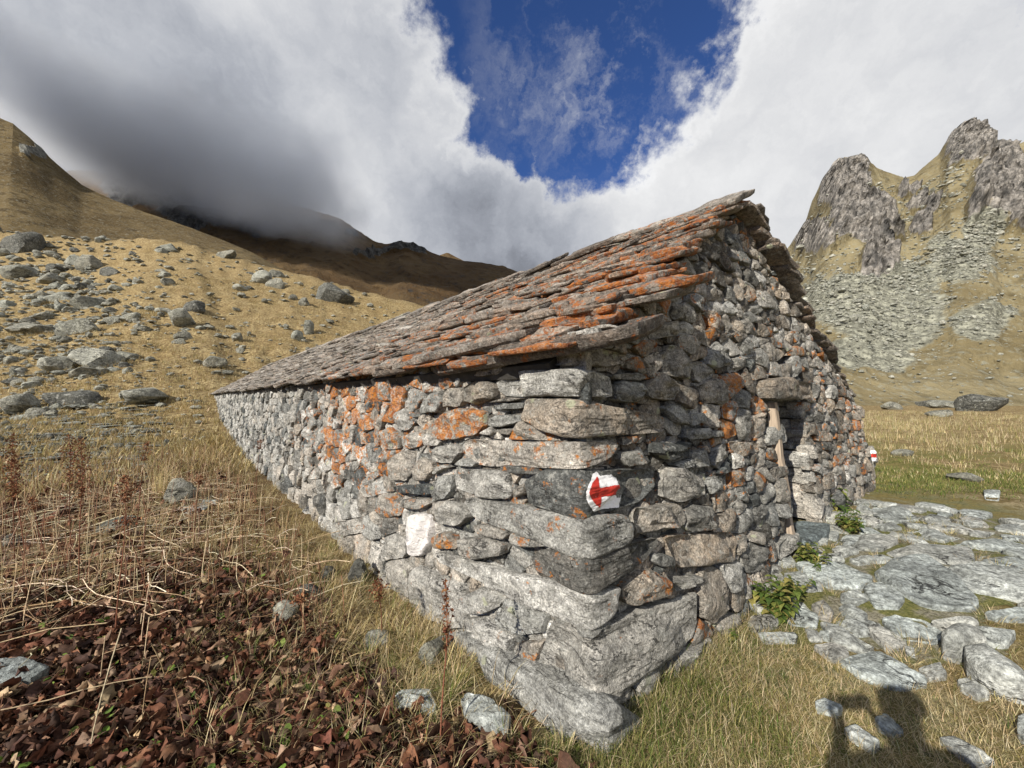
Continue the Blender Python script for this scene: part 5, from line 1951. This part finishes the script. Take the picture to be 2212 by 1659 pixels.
# meadow grass beyond, right
def meadow(x, y):
    s, d, r, nr = world_sd(x, y)
    return sst(5.5, 7.5, r) * (.35 + .65 * sst(-.1, .2, fbm(np.column_stack([x, y, x * 0]) * .35, 3)))


Pm = sample(1500, meadow, 48.0, 7.5, (36, 58), .9)
clumps('meadow_grass', np.column_stack([Pm, Pm[:, 0] * 0]), 20, rg.uniform(.08, .30, len(Pm)) * sst(5, 22, np.hypot(Pm[:, 0], Pm[:, 1])) + .07, rg.uniform(.12, .40, len(Pm)), rg, STRAWC + STRAWC + OLIVEC, .010, (.05, .6), (.2, .9), 'yellow meadow grass beyond the hut', segs=2)
Pm = sample(900, lambda x, y: sst(5.0, 7.0, world_sd(x, y)[2]) * sst(18, 9, np.hypot(x, y)) * sst(.0, .3, fbm(np.column_stack([x, y, x * 0]) * .5 + 3, 3)), 18.0, 7.0, (36, 58), 1.)
clumps('green_turf', np.column_stack([Pm, Pm[:, 0] * 0]), 30, rg.uniform(.04, .09, len(Pm)), rg.uniform(.10, .30, len(Pm)), rg, GREENC + OLIVEC, .007, (.1, .9), (.2, .9), 'short green turf along the track past the gable', segs=2)

# dry grass along the foot of the side wall and over the near bank
def bank(x, y):
    s, d, r, nr = world_sd(x, y)
    nz = fbm(np.column_stack([x, y, x * 0]) * .9, 3)
    f = sst(.02, .12, d) * sst(2.2, .5, d + .9 * nz - .10 * s) * sst(-.2, 1.0, s) + .18 * sst(.1, .4, nz) * sst(2, 4, s) * (d > .1)
    return f * (s > -.4) * (1 - .75 * leaf_zone(x, y))


Pb = sample(900, bank, 17.0, 1.3, (-58, 10), .62)
s_, d_, r_, nr_ = world_sd(Pb[:, 0], Pb[:, 1])
clumps('wall_foot_grass', np.column_stack([Pb, Pb[:, 0] * 0]), 40, rg.uniform(.10, .26, len(Pb)), rg.uniform(.05, .20, len(Pb)), rg, GOLDC + STRAWC + STRAWC, .0045, (.2, 1.2), (.5, 1.5), 'dry golden grass along the foot of the side wall', wind=2.2)
Pb = sample(90, lambda x, y: bank(x, y) * sst(6, 3, np.hypot(x, y)), 6.0, 1.3, (-58, 10), .7)
clumps('wall_foot_grass', np.column_stack([Pb, Pb[:, 0] * 0]), 55, rg.uniform(.08, .20, len(Pb)), rg.uniform(.03, .09, len(Pb)), rg, GREENC + OLIVEC + STRAWC, .004, (.1, 1.0), (.5, 1.5), 'greenish tufts in the dry grass by the side wall')
# a few marked tufts by the front corner
tuf = [ground_hit(*p) for p in [(1130, 1640), (1180, 1655), (1090, 1625), (985, 1500), (960, 1530), (1215, 1640), (1420, 1480), (1460, 1440), (1240, 1600), (690, 1215), (640, 1240), (720, 1190), (600, 1180)]]
clumps('corner_tufts', np.array(tuf), 130, rg.uniform(.10, .19, len(tuf)), rg.uniform(.03, .07, len(tuf)), rg, STRAWC + OLIVEC + GREENC, .0035, (.05, .9), (.4, 1.4), 'long grass tufts around the front corner stones')
Pt2 = sample(46, lambda x, y: in_poly(np.column_stack([x, y]), pp) * off_flags(x, y), 8.0, 1.6, (20, 60), 1.)
clumps('path_tufts', np.column_stack([Pt2, Pt2[:, 0] * 0]), 70, rg.uniform(.06, .15, len(Pt2)), rg.uniform(.02, .07, len(Pt2)), rg, STRAWC + STRAWC + OLIVEC, .0035, (.3, 1.3), (.3, 1.2), 'straw coloured tufts growing between the flagstones')
# tussocks on the hillside
def hillgrass(x, y):
    return sst(-.02, -.1, x / np.maximum(y, 1)) * (.35 + .65 * sst(-.2, .25, fbm(np.column_stack([x, y, x * 0]) * .13, 3)))


Ph = sample(7600, hillgrass, 74.0, 10.0, (-74, 2), .75)
rr = np.hypot(Ph[:, 0], Ph[:, 1])
clumps('hillside_grass', np.column_stack([Ph, Ph[:, 0] * 0]), 13, rg.uniform(.16, .34, len(Ph)) * (1 + rr / 90), rg.uniform(.12, .38, len(Ph)) * (1 + rr / 60), rg, GOLDC + STRAWC, .026, (.2, .9), (.4, 1.4), 'golden tussock grass covering the hillside', wind=2.4, segs=2)

def strawzone(x, y):
    s, d, r, nr = world_sd(x, y)
    return (1 - .93 * leaf_zone(x, y)) * sst(1.2, 3.2, s + .35 * d) * sst(18, 10, s) * sst(.2, .8, d) 


# dead dock and nettle litter
def leaf_mesh(n, P, size, cols, rg, curl=1.0, U=4, W_=5, crumple=0.0):
    u = np.linspace(-1, 1, U)
    v = np.linspace(0, 1, W_)
    uu, vv = np.meshgrid(u, v)
    uu, vv = uu.ravel(), vv.ravel()
    wid = np.sin(np.pi * np.clip(vv * .92 + .06, 0, 1)) ** .7 * .42
    m = len(uu)
    x = uu * wid
    cu = rg.uniform(-2.6, 2.6, (n, 1)) * curl
    cv = rg.uniform(-2.4, 2.4, (n, 1)) * curl
    wr = rg.uniform(0, 6.28, (n, 1))
    a = x[None] * cu
    X = np.where(np.abs(cu) > .05, np.sin(a) / np.where(np.abs(cu) > .05, cu, 1), x[None])
    Zc = (1 - np.cos(a)) / np.where(np.abs(cu) > .05, cu, 1) + .10 * np.sin(uu[None] * 5 + wr) * np.sin(vv[None] * 7 + wr)
    b = (vv[None] - .5) * cv
    cvs = np.where(np.abs(cv) > .05, cv, 1)
    Yc = np.sin(b) / cvs - np.sin(b) * Zc
    Zz = (1 - np.cos(b)) / cvs + np.cos(b) * Zc
    L = (np.stack([X, Yc, Zz], -1) + crumple * rg.normal(0, 1, (n, m, 3))) * size[:, None, None]
    yaw, pit, rol = rg.uniform(0, 6.28, n), rg.normal(0, .55, n), rg.normal(0, .55, n)
    cy, sy, cpi, spi, cr, sr = np.cos(yaw), np.sin(yaw), np.cos(pit), np.sin(pit), np.cos(rol), np.sin(rol)
    Rm = np.empty((n, 3, 3))
    Rm[:, 0] = np.column_stack([cy * cr - sy * spi * sr, -sy * cpi, cy * sr + sy * spi * cr])
    Rm[:, 1] = np.column_stack([sy * cr + cy * spi * sr, cy * cpi, sy * sr - cy * spi * cr])
    Rm[:, 2] = np.column_stack([-cpi * sr, spi, cpi * cr])
    V = np.einsum('nij,nmj->nmi', Rm, L)
    V[:, :, 2] -= V[:, :, 2].min(1, keepdims=True) * .7
    V += P[:, None, :]
    o = np.arange(n)[:, None] * m
    i = (np.arange(W_ - 1)[:, None] * U + np.arange(U - 1)[None]).ravel()
    F = np.concatenate([np.stack([o[:, 0] + k, o[:, 0] + k + 1, o[:, 0] + k + U + 1, o[:, 0] + k + U], 1) for k in i])
    return V.reshape(-1, 3), F, np.repeat(np.column_stack([cols, np.ones(n)]), m, 0)


BROWN = [(.135, .058, .033), (.105, .044, .026), (.175, .082, .046), (.060, .032, .022), (.20, .12, .075), (.13, .058, .034), (.050, .027, .019), (.068, .036, .024), (.105, .052, .032), (.32, .22, .14)]
jl_ = Join()
for cnt, smin, smax, U_, Wn in ((10000, .045, .125, 4, 5), (28000, .012, .044, 3, 3)):
    Pl = sample(cnt, lambda x, y: leaf_zone(x, y) * .95 + .22 * strawzone(x, y), 12.0, .7, (-62, 12), .75)
    n = len(Pl)
    z = gz(Pl[:, 0], Pl[:, 1]) + rg.uniform(-.008, .04, n) - (.004 if smin > .03 else 0)
    V, F, T = leaf_mesh(n, np.column_stack([Pl, z]), rg.uniform(smin, smax, n), palette(BROWN, n, rg, .4), rg, 3.2 if smin > .03 else 1.9, U_, Wn, .06)
    jl_.add(V, F, T)
link('dead_leaves', jl_.mesh('dead_leaves', M_LEAF), kind='stuff', label='curled red brown dead leaves covering the ground')
Pl = sample(230, lambda x, y: leaf_zone(x, y) * sst(-.05, .2, fbm(np.column_stack([x, y, x * 0]) * 1.7 + 4, 2)), 4.5, .8, (-60, 6), .9)
Pl = np.repeat(Pl, 3, 0) + rg.normal(0, .035, (len(Pl) * 3, 2))
n = len(Pl)
V, F, T = leaf_mesh(n, np.column_stack([Pl, gz(Pl[:, 0], Pl[:, 1]) + rg.uniform(.01, .06, n)]), rg.uniform(.02, .05, n), palette([(.13, .20, .035), (.20, .26, .06), (.28, .28, .08), (.09, .15, .03)], n, rg), rg, .35)
link('green_seedlings', mesh('green_seedlings', V, F, M_GREEN, T), kind='stuff', label='small fresh green leaves coming up through the litter')


def tubes(paths, rad, cols, sides=4):
    """paths (n,k,3)"""
    n, k, _ = paths.shape
    tang = np.gradient(paths, axis=1)
    tang /= np.maximum(np.linalg.norm(tang, axis=2, keepdims=True), 1e-9)
    ref = np.where(np.abs(tang[:, :, 2:3]) > .8, np.array([1., 0, 0]), np.array([0, 0, 1.]))
    s1 = np.cross(tang, ref)
    s1 /= np.maximum(np.linalg.norm(s1, axis=2, keepdims=True), 1e-9)
    s2 = np.cross(tang, s1)
    V = []
    for j in range(sides):
        a = 2 * math.pi * j / sides
        V.append(paths + (s1 * math.cos(a) + s2 * math.sin(a)) * rad)
    V = np.stack(V, 2)                       # n,k,sides,3
    o = (np.arange(n) * k * sides)[:, None, None]
    i = np.arange(k - 1)[None, :, None] * sides
    j = np.arange(sides)[None, None, :]
    jn = (j + 1) % sides
    F = np.stack([o + i + j, o + i + jn, o + i + sides + jn, o + i + sides + j], -1).reshape(-1, 4)
    return V.reshape(-1, 3), F, np.repeat(np.column_stack([cols, np.ones(n)]), k * sides, 0)


def lying(n, zone, lmin, lmax, rad, pal, rmax, h=.03, power=.8):
    P = sample(n, zone, rmax, 1.1, (-60, 4), power)
    n = len(P)
    a = rg.uniform(0, 6.28, n)
    L = rg.uniform(lmin, lmax, n)
    k = 7
    t = np.linspace(-.5, .5, k)
    bend = rg.normal(0, .35, n)
    x = P[:, :1] + L[:, None] * (t * np.cos(a)[:, None] - (t ** 2) * (bend * np.sin(a))[:, None])
    y = P[:, 1:] + L[:, None] * (t * np.sin(a)[:, None] + (t ** 2) * (bend * np.cos(a))[:, None])
    z = gz(x, y) + rg.uniform(.005, h, n)[:, None] + L[:, None] * t * rg.normal(0, .14, n)[:, None] + .02 * np.sin(t * 6 + a[:, None])
    rd = (rad * rg.uniform(.6, 1.4, n))[:, None, None]
    return tubes(np.stack([x, y, z], -1), rd, palette(pal, n, rg), 4)


V, F, T = lying(620, strawzone, .25, .95, .0030, [(.52, .43, .30), (.44, .34, .21), (.60, .52, .38), (.30, .20, .11)], 10.0, .10)
link('fallen_straw', mesh('fallen_straw', V, F, M_STRAW, T), kind='stuff', label='pale dead stalks lying criss-cross over the ground')
V, F, T = lying(260, leaf_zone, .08, .40, .0032, [(.20, .11, .06), (.12, .06, .035), (.40, .28, .16), (.09, .045, .03)], 5.0, .05)
link('twigs', mesh('twigs', V, F, M_STRAW, T), kind='stuff', label='dry twigs lying on the dead leaves')
# standing dead stems, far too many to count
Ps = sample(1600, lambda x, y: strawzone(x, y) * .9, 13.0, 1.6, (-60, -4), .9)
n = len(Ps)
t = np.linspace(0, 1, 5)
hgt = rg.uniform(.10, .5, n)
la = rg.uniform(0, 6.28, n)
ln_ = rg.uniform(0, .35, n)
x = Ps[:, :1] + hgt[:, None] * t ** 1.5 * (ln_ * np.cos(la))[:, None]
y = Ps[:, 1:] + hgt[:, None] * t ** 1.5 * (ln_ * np.sin(la))[:, None]
z = gz(Ps[:, 0], Ps[:, 1])[:, None] - .02 + hgt[:, None] * t
V, F, T = tubes(np.stack([x, y, z], -1), (.0024 * rg.uniform(.6, 1.4, n))[:, None, None], palette([(.35, .25, .14), (.22, .12, .07), (.48, .38, .24), (.16, .08, .05)], n, rg), 3)
link('dead_stems', mesh('dead_stems', V, F, M_STRAW, T), kind='stuff', label='thin dead stems standing in the brown patch')

# tall dock stalks with rusty seed heads: (foot px), (top px), head share, label
DOCKS = [((31, 1222), (26, 938), .50, 'dock stalk with the thickest rusty seed head, first from the left'),
         ((57, 1226), (28, 985), .35, 'leaning dock stalk beside the thickest seed head'),
         ((153, 1222), (149, 940), .36, 'straight rusty dock stalk, nearer the edge of a close pair'),
         ((170, 1274), (177, 945), .40, 'second straight dock stalk of the close pair, darker and lower rooted'),
         ((248, 1378), (278, 1030), .16, 'tall thin dock stalk rooted deep in the brown leaves'),
         ((333, 1337), (272, 1120), .05, 'bare dark dock stem leaning across the tall thin one'),
         ((288, 1181), (318, 955), .18, 'dock stalk leaning toward the hut in front of pale straw'),
         ((417, 1188), (430, 1030), .10, 'thin bare dock stem beside the flat slate plate'),
         ((552, 1080), (561, 950), .16, 'thin dark dock stalk standing against the side wall'),
         ((97, 1201), (66, 1075), .20, 'short dock stalk between the two leaning ones at the left'),
         ((951, 1625), (968, 1250), .42, 'tall red dock stalk with open seed head in front of the side wall'),
         ((826, 1390), (818, 1255), .30, 'slender dock stalk near the white painted stone'),
         ((664, 1395), (650, 1290), .10, 'small red stem among the leaves below the side wall'),
         ((1222, 1612), (1240, 1556), .0, 'short red stub by the front plinth stone')]
first = None
for k, (b_, t_, hs, lab) in enumerate(DOCKS):
    P = ground_hit(*b_)
    rt = ray(*t_)
    Q = np.array([0, 0, EYE]) + rt * ((P[1] + .02) / rt[1])
    nn = 9
    tt = np.linspace(0, 1, nn)
    pth = P + (Q - P) * tt[:, None]
    pth[:, 0] += .012 * np.sin(tt * 7 + k) * tt
    root = link('dock_stalk', None, None, tuple(P), label=lab, cat='dead plant', group='dead dock stalks beside the hut')
    rad = np.interp(tt, [0, 1], [.0045, .0018])[None, :, None]
    V, F, T = tubes(pth[None] - P, rad, np.array([[.15, .060, .035]]) * rg.uniform(.7, 1.4), 6)
    link('stem', mesh('stem', V, F, M_STRAW, T), root)
    if hs > 0:
        H = float(np.linalg.norm(Q - P))
        ns = int((90 + 900 * hs * H) * (.35 if k == 10 else 1))
        tq = 1 - hs * rg.random(ns) ** .9
        pc = np.array([np.interp(tq, tt, pth[:, i]) for i in range(3)]).T - P
        fat = (.007 + .026 * np.sin(np.clip((tq - (1 - hs)) / hs, 0, 1) * math.pi) ** .7) * (.38 if k == 10 else 1)
        pc = pc + rg.normal(0, 1, (ns, 3)) * fat[:, None] * np.array([1, 1, .6])
        V, F, T = leaf_mesh(ns, pc, rg.uniform(.008, .019, ns), palette([(.17, .065, .030), (.11, .040, .022), (.24, .11, .05)], ns, rg), rg, .8)
        link('seed_head', mesh('seed_head', V, F, M_LEAF, T), root, kind='stuff')
        nb_ = 4 if k != 10 else 9
        st = 1 - hs * rg.uniform(.2, .95, nb_)
        pc = np.array([np.interp(st, tt, pth[:, i]) for i in range(3)]).T - P
        a = rg.uniform(0, 6.28, nb_)
        tip = pc + np.column_stack([np.cos(a) * .025, np.sin(a) * .025, np.full(nb_, .075)]) * rg.uniform(.6, 1.3, (nb_, 1))
        V, F, T = tubes(pc[:, None] + (tip - pc)[:, None] * np.linspace(0, 1, 4)[None, :, None], .0013, palette([(.15, .06, .03)], nb_, rg), 3)
        link('side_branches', mesh('side_branches', V, F, M_STRAW, T), root, kind='stuff')

# a stand of tall pale grass halfway along the patch
Pt = ground_hit(340, 1075)
clumps('tall_straw_grass', np.array([Pt, Pt + [.10, .1, 0], Pt + [-.1, .2, 0]]), 45, np.array([.62, .5, .55]), np.array([.07, .06, .06]), rg, [(.55, .45, .24), (.48, .38, .19)], .006, (.0, .16), (.0, .25), 'tall pale dead grass standing beside the angular rock')


# nettles at the foot of the gable
def nettle(px, py, h_px, n_st, lab, seed):
    rg = np.random.default_rng(seed)
    P = ground_hit(px, py)
    n_st = int(n_st * 1.8)
    H = h_px * P[1] / F_PX
    root = link('nettle', None, None, tuple(P), label=lab, cat='nettle', group='green nettles at the foot of the gable')
    st, lv, lc, ls = [], [], [], []
    for k in range(n_st):
        o_ = rg.normal(0, H * .22, 2)
        h_ = H * rg.uniform(.35, 1.05)
        ax_ = rg.normal(0, .18, 2) * h_
        t = np.linspace(0, 1, 6)
        pth = np.column_stack([o_[0] + ax_[0] * t ** 1.6, o_[1] + ax_[1] * t ** 1.6, h_ * t - .01])
        st.append(pth)
        for m_ in range(2, 8):
            f = m_ / 7.5
            c = np.array([np.interp(f, t, pth[:, i]) for i in range(3)])
            aa = rg.uniform(0, 6.28)
            for side in (0, math.pi):
                L = H * (.11 + .17 * (1 - abs(f - .55))) * rg.uniform(.6, 1.1)
                lv.append((c, aa + side + rg.normal(0, .2), L))
    V, F, T = tubes(np.array(st), .0022, palette([(.10, .12, .03)], n_st, rg), 4)
    link('stems', mesh('stems', V, F, M_GREEN, T), root, kind='stuff')
    # leaves: pointed ovals that arch out and droop
    U = np.array([-1, 0, 1])
    W_ = np.linspace(0, 1, 6)
    VV, FF, TT = [], [], []
    for c, a, L in lv:
        wd = np.array([.02, .24, .30, .24, .12, .01]) * L * 1.1
        d = np.array([math.cos(a), math.sin(a), 0])
        s_ = np.array([-d[1], d[0], 0])
        dr = rg.uniform(.3, .9)
        b = len(VV) * 18
        pts_ = []
        for i, w in enumerate(W_):
            q_ = c + d * L * (w * .95) + np.array([0, 0, L * (.28 * w - dr * w * w)])
            for u_ in U:
                pts_.append(q_ + s_ * wd[i] * u_ + np.array([0, 0, abs(u_) * wd[i] * .28]))
        VV.append(np.array(pts_))
        for i in range(5):
            for j in range(2):
                FF.append((b + i * 3 + j, b + i * 3 + j + 1, b + i * 3 + j + 4, b + i * 3 + j + 3))
        col = np.array([(.07, .115, .022), (.11, .15, .032), (.17, .19, .045), (.05, .085, .018), (.26, .23, .07)][rg.integers(5)]) * rg.uniform(.8, 1.2)
        TT.append(np.tile(np.append(col, 1), (18, 1)))
    link('foliage', mesh('foliage', np.concatenate(VV), np.array(FF), M_GREEN, np.concatenate(TT)), root, kind='stuff')


nettle(1662, 1325, 85, 9, 'largest clump of green nettles against the gable foot', 1)
nettle(1700, 1300, 60, 5, 'nettle sprig beside the largest clump, toward the path', 2)
nettle(1738, 1215, 52, 6, 'yellowish nettle clump below the sill slab', 3)
nettle(1765, 1240, 36, 3, 'tiny nettle on the flagstone edge', 4)
nettle(1835, 1150, 55, 9, 'bushy nettles right of the doorway', 5)
nettle(1808, 1110, 70, 4, 'tall thin nettle climbing beside the jamb stones', 6)
nettle(1592, 1395, 38, 3, 'small nettle in the turf by the gable', 7)


# ------------------------------------------------------------------ cloud hanging on the left mountain, and an unseen one added for shade
def cloud(ctr, rx, ry, rz, dens, seed, tilt=0.0, alb=(.93, .955, .985), label=None):
    K_, M_ = 110, 26
    a = np.linspace(0, 2 * math.pi, K_, endpoint=False)
    r = np.sin(np.linspace(0.02, 1, M_) * math.pi / 2)
    A_, R_ = np.meshgrid(a, r)
    dirs = np.column_stack([np.cos(a), np.sin(a), np.zeros(K_) + seed])
    edge = 1 + .45 * fbm(dirs * 2.1 + seed, 5)
    ed = np.tile(edge, (M_, 1))
    X = np.cos(A_) * R_ * ed * rx
    Z_ = np.sin(A_) * R_ * ed * rz
    th = ry * (1 - R_ ** 2) ** 1.5 
    p = np.column_stack([X.ravel() / rx * 2.2, Z_.ravel() / rz * 2.2, np.zeros(X.size)])
    t1 = th.ravel() * (1 + .55 * fbm(p + seed, 5))
    t2 = th.ravel() * (1 + .45 * fbm(p + seed + 40, 5))
    x, z_ = X.ravel(), Z_.ravel()
    zt = z_ + x * tilt
    V = np.concatenate([np.column_stack([x, -t1, zt]), np.column_stack([x, t2, zt])])
    n_ = K_ * M_
    i = np.arange(M_ - 1)[:, None] * K_
    j = np.arange(K_)[None, :]
    jn = (j + 1) % K_
    Fa = np.stack([i + j, i + jn, i + K_ + jn, i + K_ + j], -1).reshape(-1, 4)
    # the two skins share their rim, and a cap closes each middle
    V2 = V.copy()
    Fb = Fa[:, ::-1] + n_
    Fb = np.where((Fb - n_) >= (M_ - 1) * K_, Fb - n_, Fb)
    V = np.vstack([V2, V2[:K_].mean(0), V2[n_:n_ + K_].mean(0)])
    jj = np.arange(K_)
    c1 = np.column_stack([np.full(K_, 2 * n_), (jj + 1) % K_, jj])
    c2 = np.column_stack([np.full(K_, 2 * n_ + 1), n_ + jj, n_ + (jj + 1) % K_])
    m = bpy.data.materials.new('cloud_vapour')
    m.use_nodes = True
    nt_ = m.node_tree
    nt_.nodes.remove(nt_.nodes['Principled BSDF'])
    pv = nt_.nodes.new('ShaderNodeVolumePrincipled')
    pv.inputs['Color'].default_value = alb + (1,)
    pv.inputs['Density'].default_value = dens
    pv.inputs['Anisotropy'].default_value = .2
    nt_.links.new(pv.outputs[0], nt_.nodes['Material Output'].inputs['Volume'])
    me = mesh('cloud', V, [Fa, Fb, np.concatenate([c1, c2])], m)
    # drop the unused rim of the back skin
    bm = bmesh.new()
    bm.from_mesh(me)
    bmesh.ops.delete(bm, geom=[v for v in bm.verts if not v.link_faces], context='VERTS')
    bmesh.ops.recalc_face_normals(bm, faces=bm.faces)
    bm.to_mesh(me)
    bm.free()
    return link('cloud', me, None, ctr, kind='stuff', label=label)


def cloud_bank(ctr, dim, tilt, dens, label):
    """a bank of cloud with torn edges: a box of vapour whose density breaks up in billows"""
    bm = bmesh.new()
    bmesh.ops.create_cube(bm, size=2)
    me = bpy.data.meshes.new('cloud')
    bm.to_mesh(me)
    bm.free()
    m = bpy.data.materials.new('cloud_bank_vapour')
    m.use_nodes = True
    nt_ = m.node_tree
    nt_.nodes.remove(nt_.nodes['Principled BSDF'])
    k = G(nt_)
    tco = k.n('ShaderNodeTexCoord')
    oc = tco.outputs['Object']
    geo = k.n('ShaderNodeNewGeometry')
    wp = geo.outputs['Position']
    w_ = k.scale(k.vm('SUBTRACT', k.noise(wp, .012, 3, .55, color=True), (.5, .5, .5)), 1.1)
    w2_ = k.scale(k.vm('SUBTRACT', k.noise(wp, .045, 4, .6, color=True), (.5, .5, .5)), .45)
    q = k.vm('ADD', oc, k.vm('ADD', w_, w2_))
    xyz = k.n('ShaderNodeSeparateXYZ')
    nt_.links.new(q, xyz.inputs[0])
    raw = k.n('ShaderNodeSeparateXYZ')
    nt_.links.new(oc, raw.inputs[0])
    d_ = k.mr(xyz.outputs[2], -.62, -.18)
    d_ = k.math('MULTIPLY', d_, k.mr(xyz.outputs[2], .75, -.10))
    d_ = k.math('MULTIPLY', d_, k.mr(k.math('ABSOLUTE', xyz.outputs[0]), .85, .25))
    d_ = k.math('MULTIPLY', d_, k.mr(k.math('ABSOLUTE', xyz.outputs[1]), .85, .3))
    for a in range(3):
        d_ = k.math('MULTIPLY', d_, k.mr(k.math('ABSOLUTE', raw.outputs[a]), .98, .80))
    pv = k.n('ShaderNodeVolumePrincipled')
    pv.inputs['Color'].default_value = (.92, .95, .99, 1)
    pv.inputs['Anisotropy'].default_value = .15
    k.put(pv.inputs['Density'], k.math('MULTIPLY', d_, dens))
    nt_.links.new(pv.outputs[0], nt_.nodes['Material Output'].inputs['Volume'])
    me.materials.append(m)
    return link('cloud', me, None, ctr, (0, tilt, 0), dim, kind='stuff', label=label)


S.cycles.volume_step_rate = 0.5
S.cycles.volume_max_steps = 128
cloud_bank(((350 - CX) / F_PX * 255, 255, 1.5 + (HZ - 308) / F_PX * 255), (158, 60, 60), .24, .058, 'grey cloud bank hanging on the dark mountain')
# cloud outside the view, added only to shade the far mountains
cloud((-238, 132, 250), 185, 85, 52, .05, 12, -.12, label='unseen cloud added out of view to shade the far mountains')


# ------------------------------------------------------------------ the photographer, whose shadow falls on the turf
def skin(name, joints, edges, mat, parent, sub=1):
    me = bpy.data.meshes.new(name)
    me.from_pydata([j[0] for j in joints], edges, [])
    o = link(name, me, parent)
    me.materials.append(mat)
    o.modifiers.new('Skin', 'SKIN')
    sk = me.skin_vertices[0] if me.skin_vertices else None
    if sk is None:
        bpy.context.view_layer.objects.active = o
        bpy.ops.object.modifier_add(type='SKIN')
        o.modifiers.remove(o.modifiers[-1])
        sk = me.skin_vertices[0]
    for i, j in enumerate(joints):
        sk.data[i].radius = j[1] if isinstance(j[1], tuple) else (j[1], j[1])
    sk.data[0].use_root = True
    md = o.modifiers.new('Subdivision', 'SUBSURF')
    md.levels = md.render_levels = sub + 1
    return o


M_SKIN = plain('skin', (.50, .30, .22), .06, 40, .6)
M_JACKET = plain('jacket_fabric', (.05, .09, .16), .15, 90, .85, .002)
M_TROUSER = plain('trouser_fabric', (.06, .055, .05), .15, 90, .9, .002)
M_HAIR = plain('hair', (.05, .03, .02), .4, 120, .7, .004, (1, 1, .2))
M_BOOT = plain('boot_leather', (.10, .06, .035), .2, 60, .7, .002)
PX, PYY = .06, -.27
zf = float(gz(np.array([PX]), np.array([PYY]))[0])
man = link('person', None, None, (PX, PYY, zf), label='standing photographer in dark jacket holding a phone up in both hands', cat='person')
B = [((0, 0, .96), .10), ((0, .01, 1.15), .095), ((0, 0, 1.34), .11), ((0, .01, 1.47), .06), ((0, .03, 1.55), .066), ((0, .04, 1.64), (.078, .095)), ((0, .03, 1.72), .06),
     ((-.18, 0, 1.41), .062), ((-.27, .06, 1.17), .046), ((-.11 - PX, .17, 1.42), .032), ((.18, 0, 1.41), .062), ((.27, .06, 1.17), .046), ((.11 - PX, .17, 1.42), .032),
     ((-.10, 0, .88), .09), ((-.12, .03, .50), .062), ((-.13, -.01, .10), .042), ((-.13, .12, .04), .036), ((.10, 0, .88), .09), ((.12, .03, .50), .062), ((.14, -.01, .10), .042), ((.14, .12, .04), .036),
     ((-.085 - PX, .21, 1.475), .026), ((.085 - PX, .21, 1.475), .026)]
E_ = [(0, 1), (1, 2), (2, 3), (3, 4), (4, 5), (5, 6), (2, 7), (7, 8), (8, 9), (2, 10), (10, 11), (11, 12), (0, 13), (13, 14), (14, 15), (15, 16), (0, 17), (17, 18), (18, 19), (19, 20), (9, 21), (12, 22)]
skin('body', B, E_, M_SKIN, man)
J = [((0, 0, .84), .165), ((0, .01, 1.12), .16), ((0, 0, 1.34), .155), ((0, .01, 1.44), .085), ((-.19, 0, 1.41), .082), ((-.275, .06, 1.17), .064), ((-.125 - PX, .15, 1.39), .046), ((.19, 0, 1.41), .082), ((.275, .06, 1.17), .064), ((.125 - PX, .15, 1.39), .046)]
skin('jacket', J, [(0, 1), (1, 2), (2, 3), (2, 4), (4, 5), (5, 6), (2, 7), (7, 8), (8, 9)], M_JACKET, man)
skin('trousers', [((0, 0, .95), .14), ((-.10, 0, .86), .105), ((-.12, .03, .50), .078), ((-.135, -.01, .10), .06), ((.10, 0, .86), .105), ((.12, .03, .50), .078), ((.14, -.01, .10), .06)], [(0, 1), (1, 2), (2, 3), (0, 4), (4, 5), (5, 6)], M_TROUSER, man)
for sx in (-1, 1):
    skin('boot', [((sx * .135, -.05, .055), .050), ((sx * .137, .06, .05), .052), ((sx * .14, .15, .04), .042), ((sx * .135, -.03, .16), .055)], [(0, 1), (1, 2), (0, 3)], M_BOOT, man)
    # fingers close round the phone, the thumb lies on its back
    for q_ in range(4):
        zq = 1.455 + .019 * q_
        skin('finger', [((sx * .088 - PX, .225, zq), .010), ((sx * .094 - PX, .255, zq + .004), .0095), ((sx * (.082 - .003 * q_) - PX, .272, zq + .006), .0085), ((sx * (.066 - .004 * q_) - PX, .272, zq + .006), .007)], [(0, 1), (1, 2), (2, 3)], M_SKIN, man, 0)
    skin('thumb', [((sx * .08 - PX, .205, 1.46), .012), ((sx * .068 - PX, .21, 1.485), .011), ((sx * .055 - PX, .224, 1.51), .009)], [(0, 1), (1, 2)], M_SKIN, man, 0)
    skin('ear', [((sx * .082, .03, 1.635), .014), ((sx * .086, .02, 1.665), .016)], [(0, 1)], M_SKIN, man, 0)
skin('nose', [((0, .125, 1.655), .010), ((0, .145, 1.625), .016)], [(0, 1)], M_SKIN, man, 0)
skin('hair', [((0, -.01, 1.63), (.088, .085)), ((0, 0, 1.70), (.088, .095)), ((0, .03, 1.755), (.070, .08))], [(0, 1), (1, 2)], M_HAIR, man)
ph = bmesh.new()
bmesh.ops.create_cube(ph, size=1)
bmesh.ops.scale(ph, vec=(.147, .0078, .0715), verts=ph.verts)
bmesh.ops.bevel(ph, geom=list(ph.edges), offset=.003, segments=2, affect='EDGES')
me = bpy.data.meshes.new('phone')
ph.to_mesh(me)
ph.free()
me.materials.append(plain('phone_glass', (.015, .015, .018), .1, 10, .25))
link('phone', me, None, (0, -.030, EYE), label='black phone held up by the photographer', cat='phone')
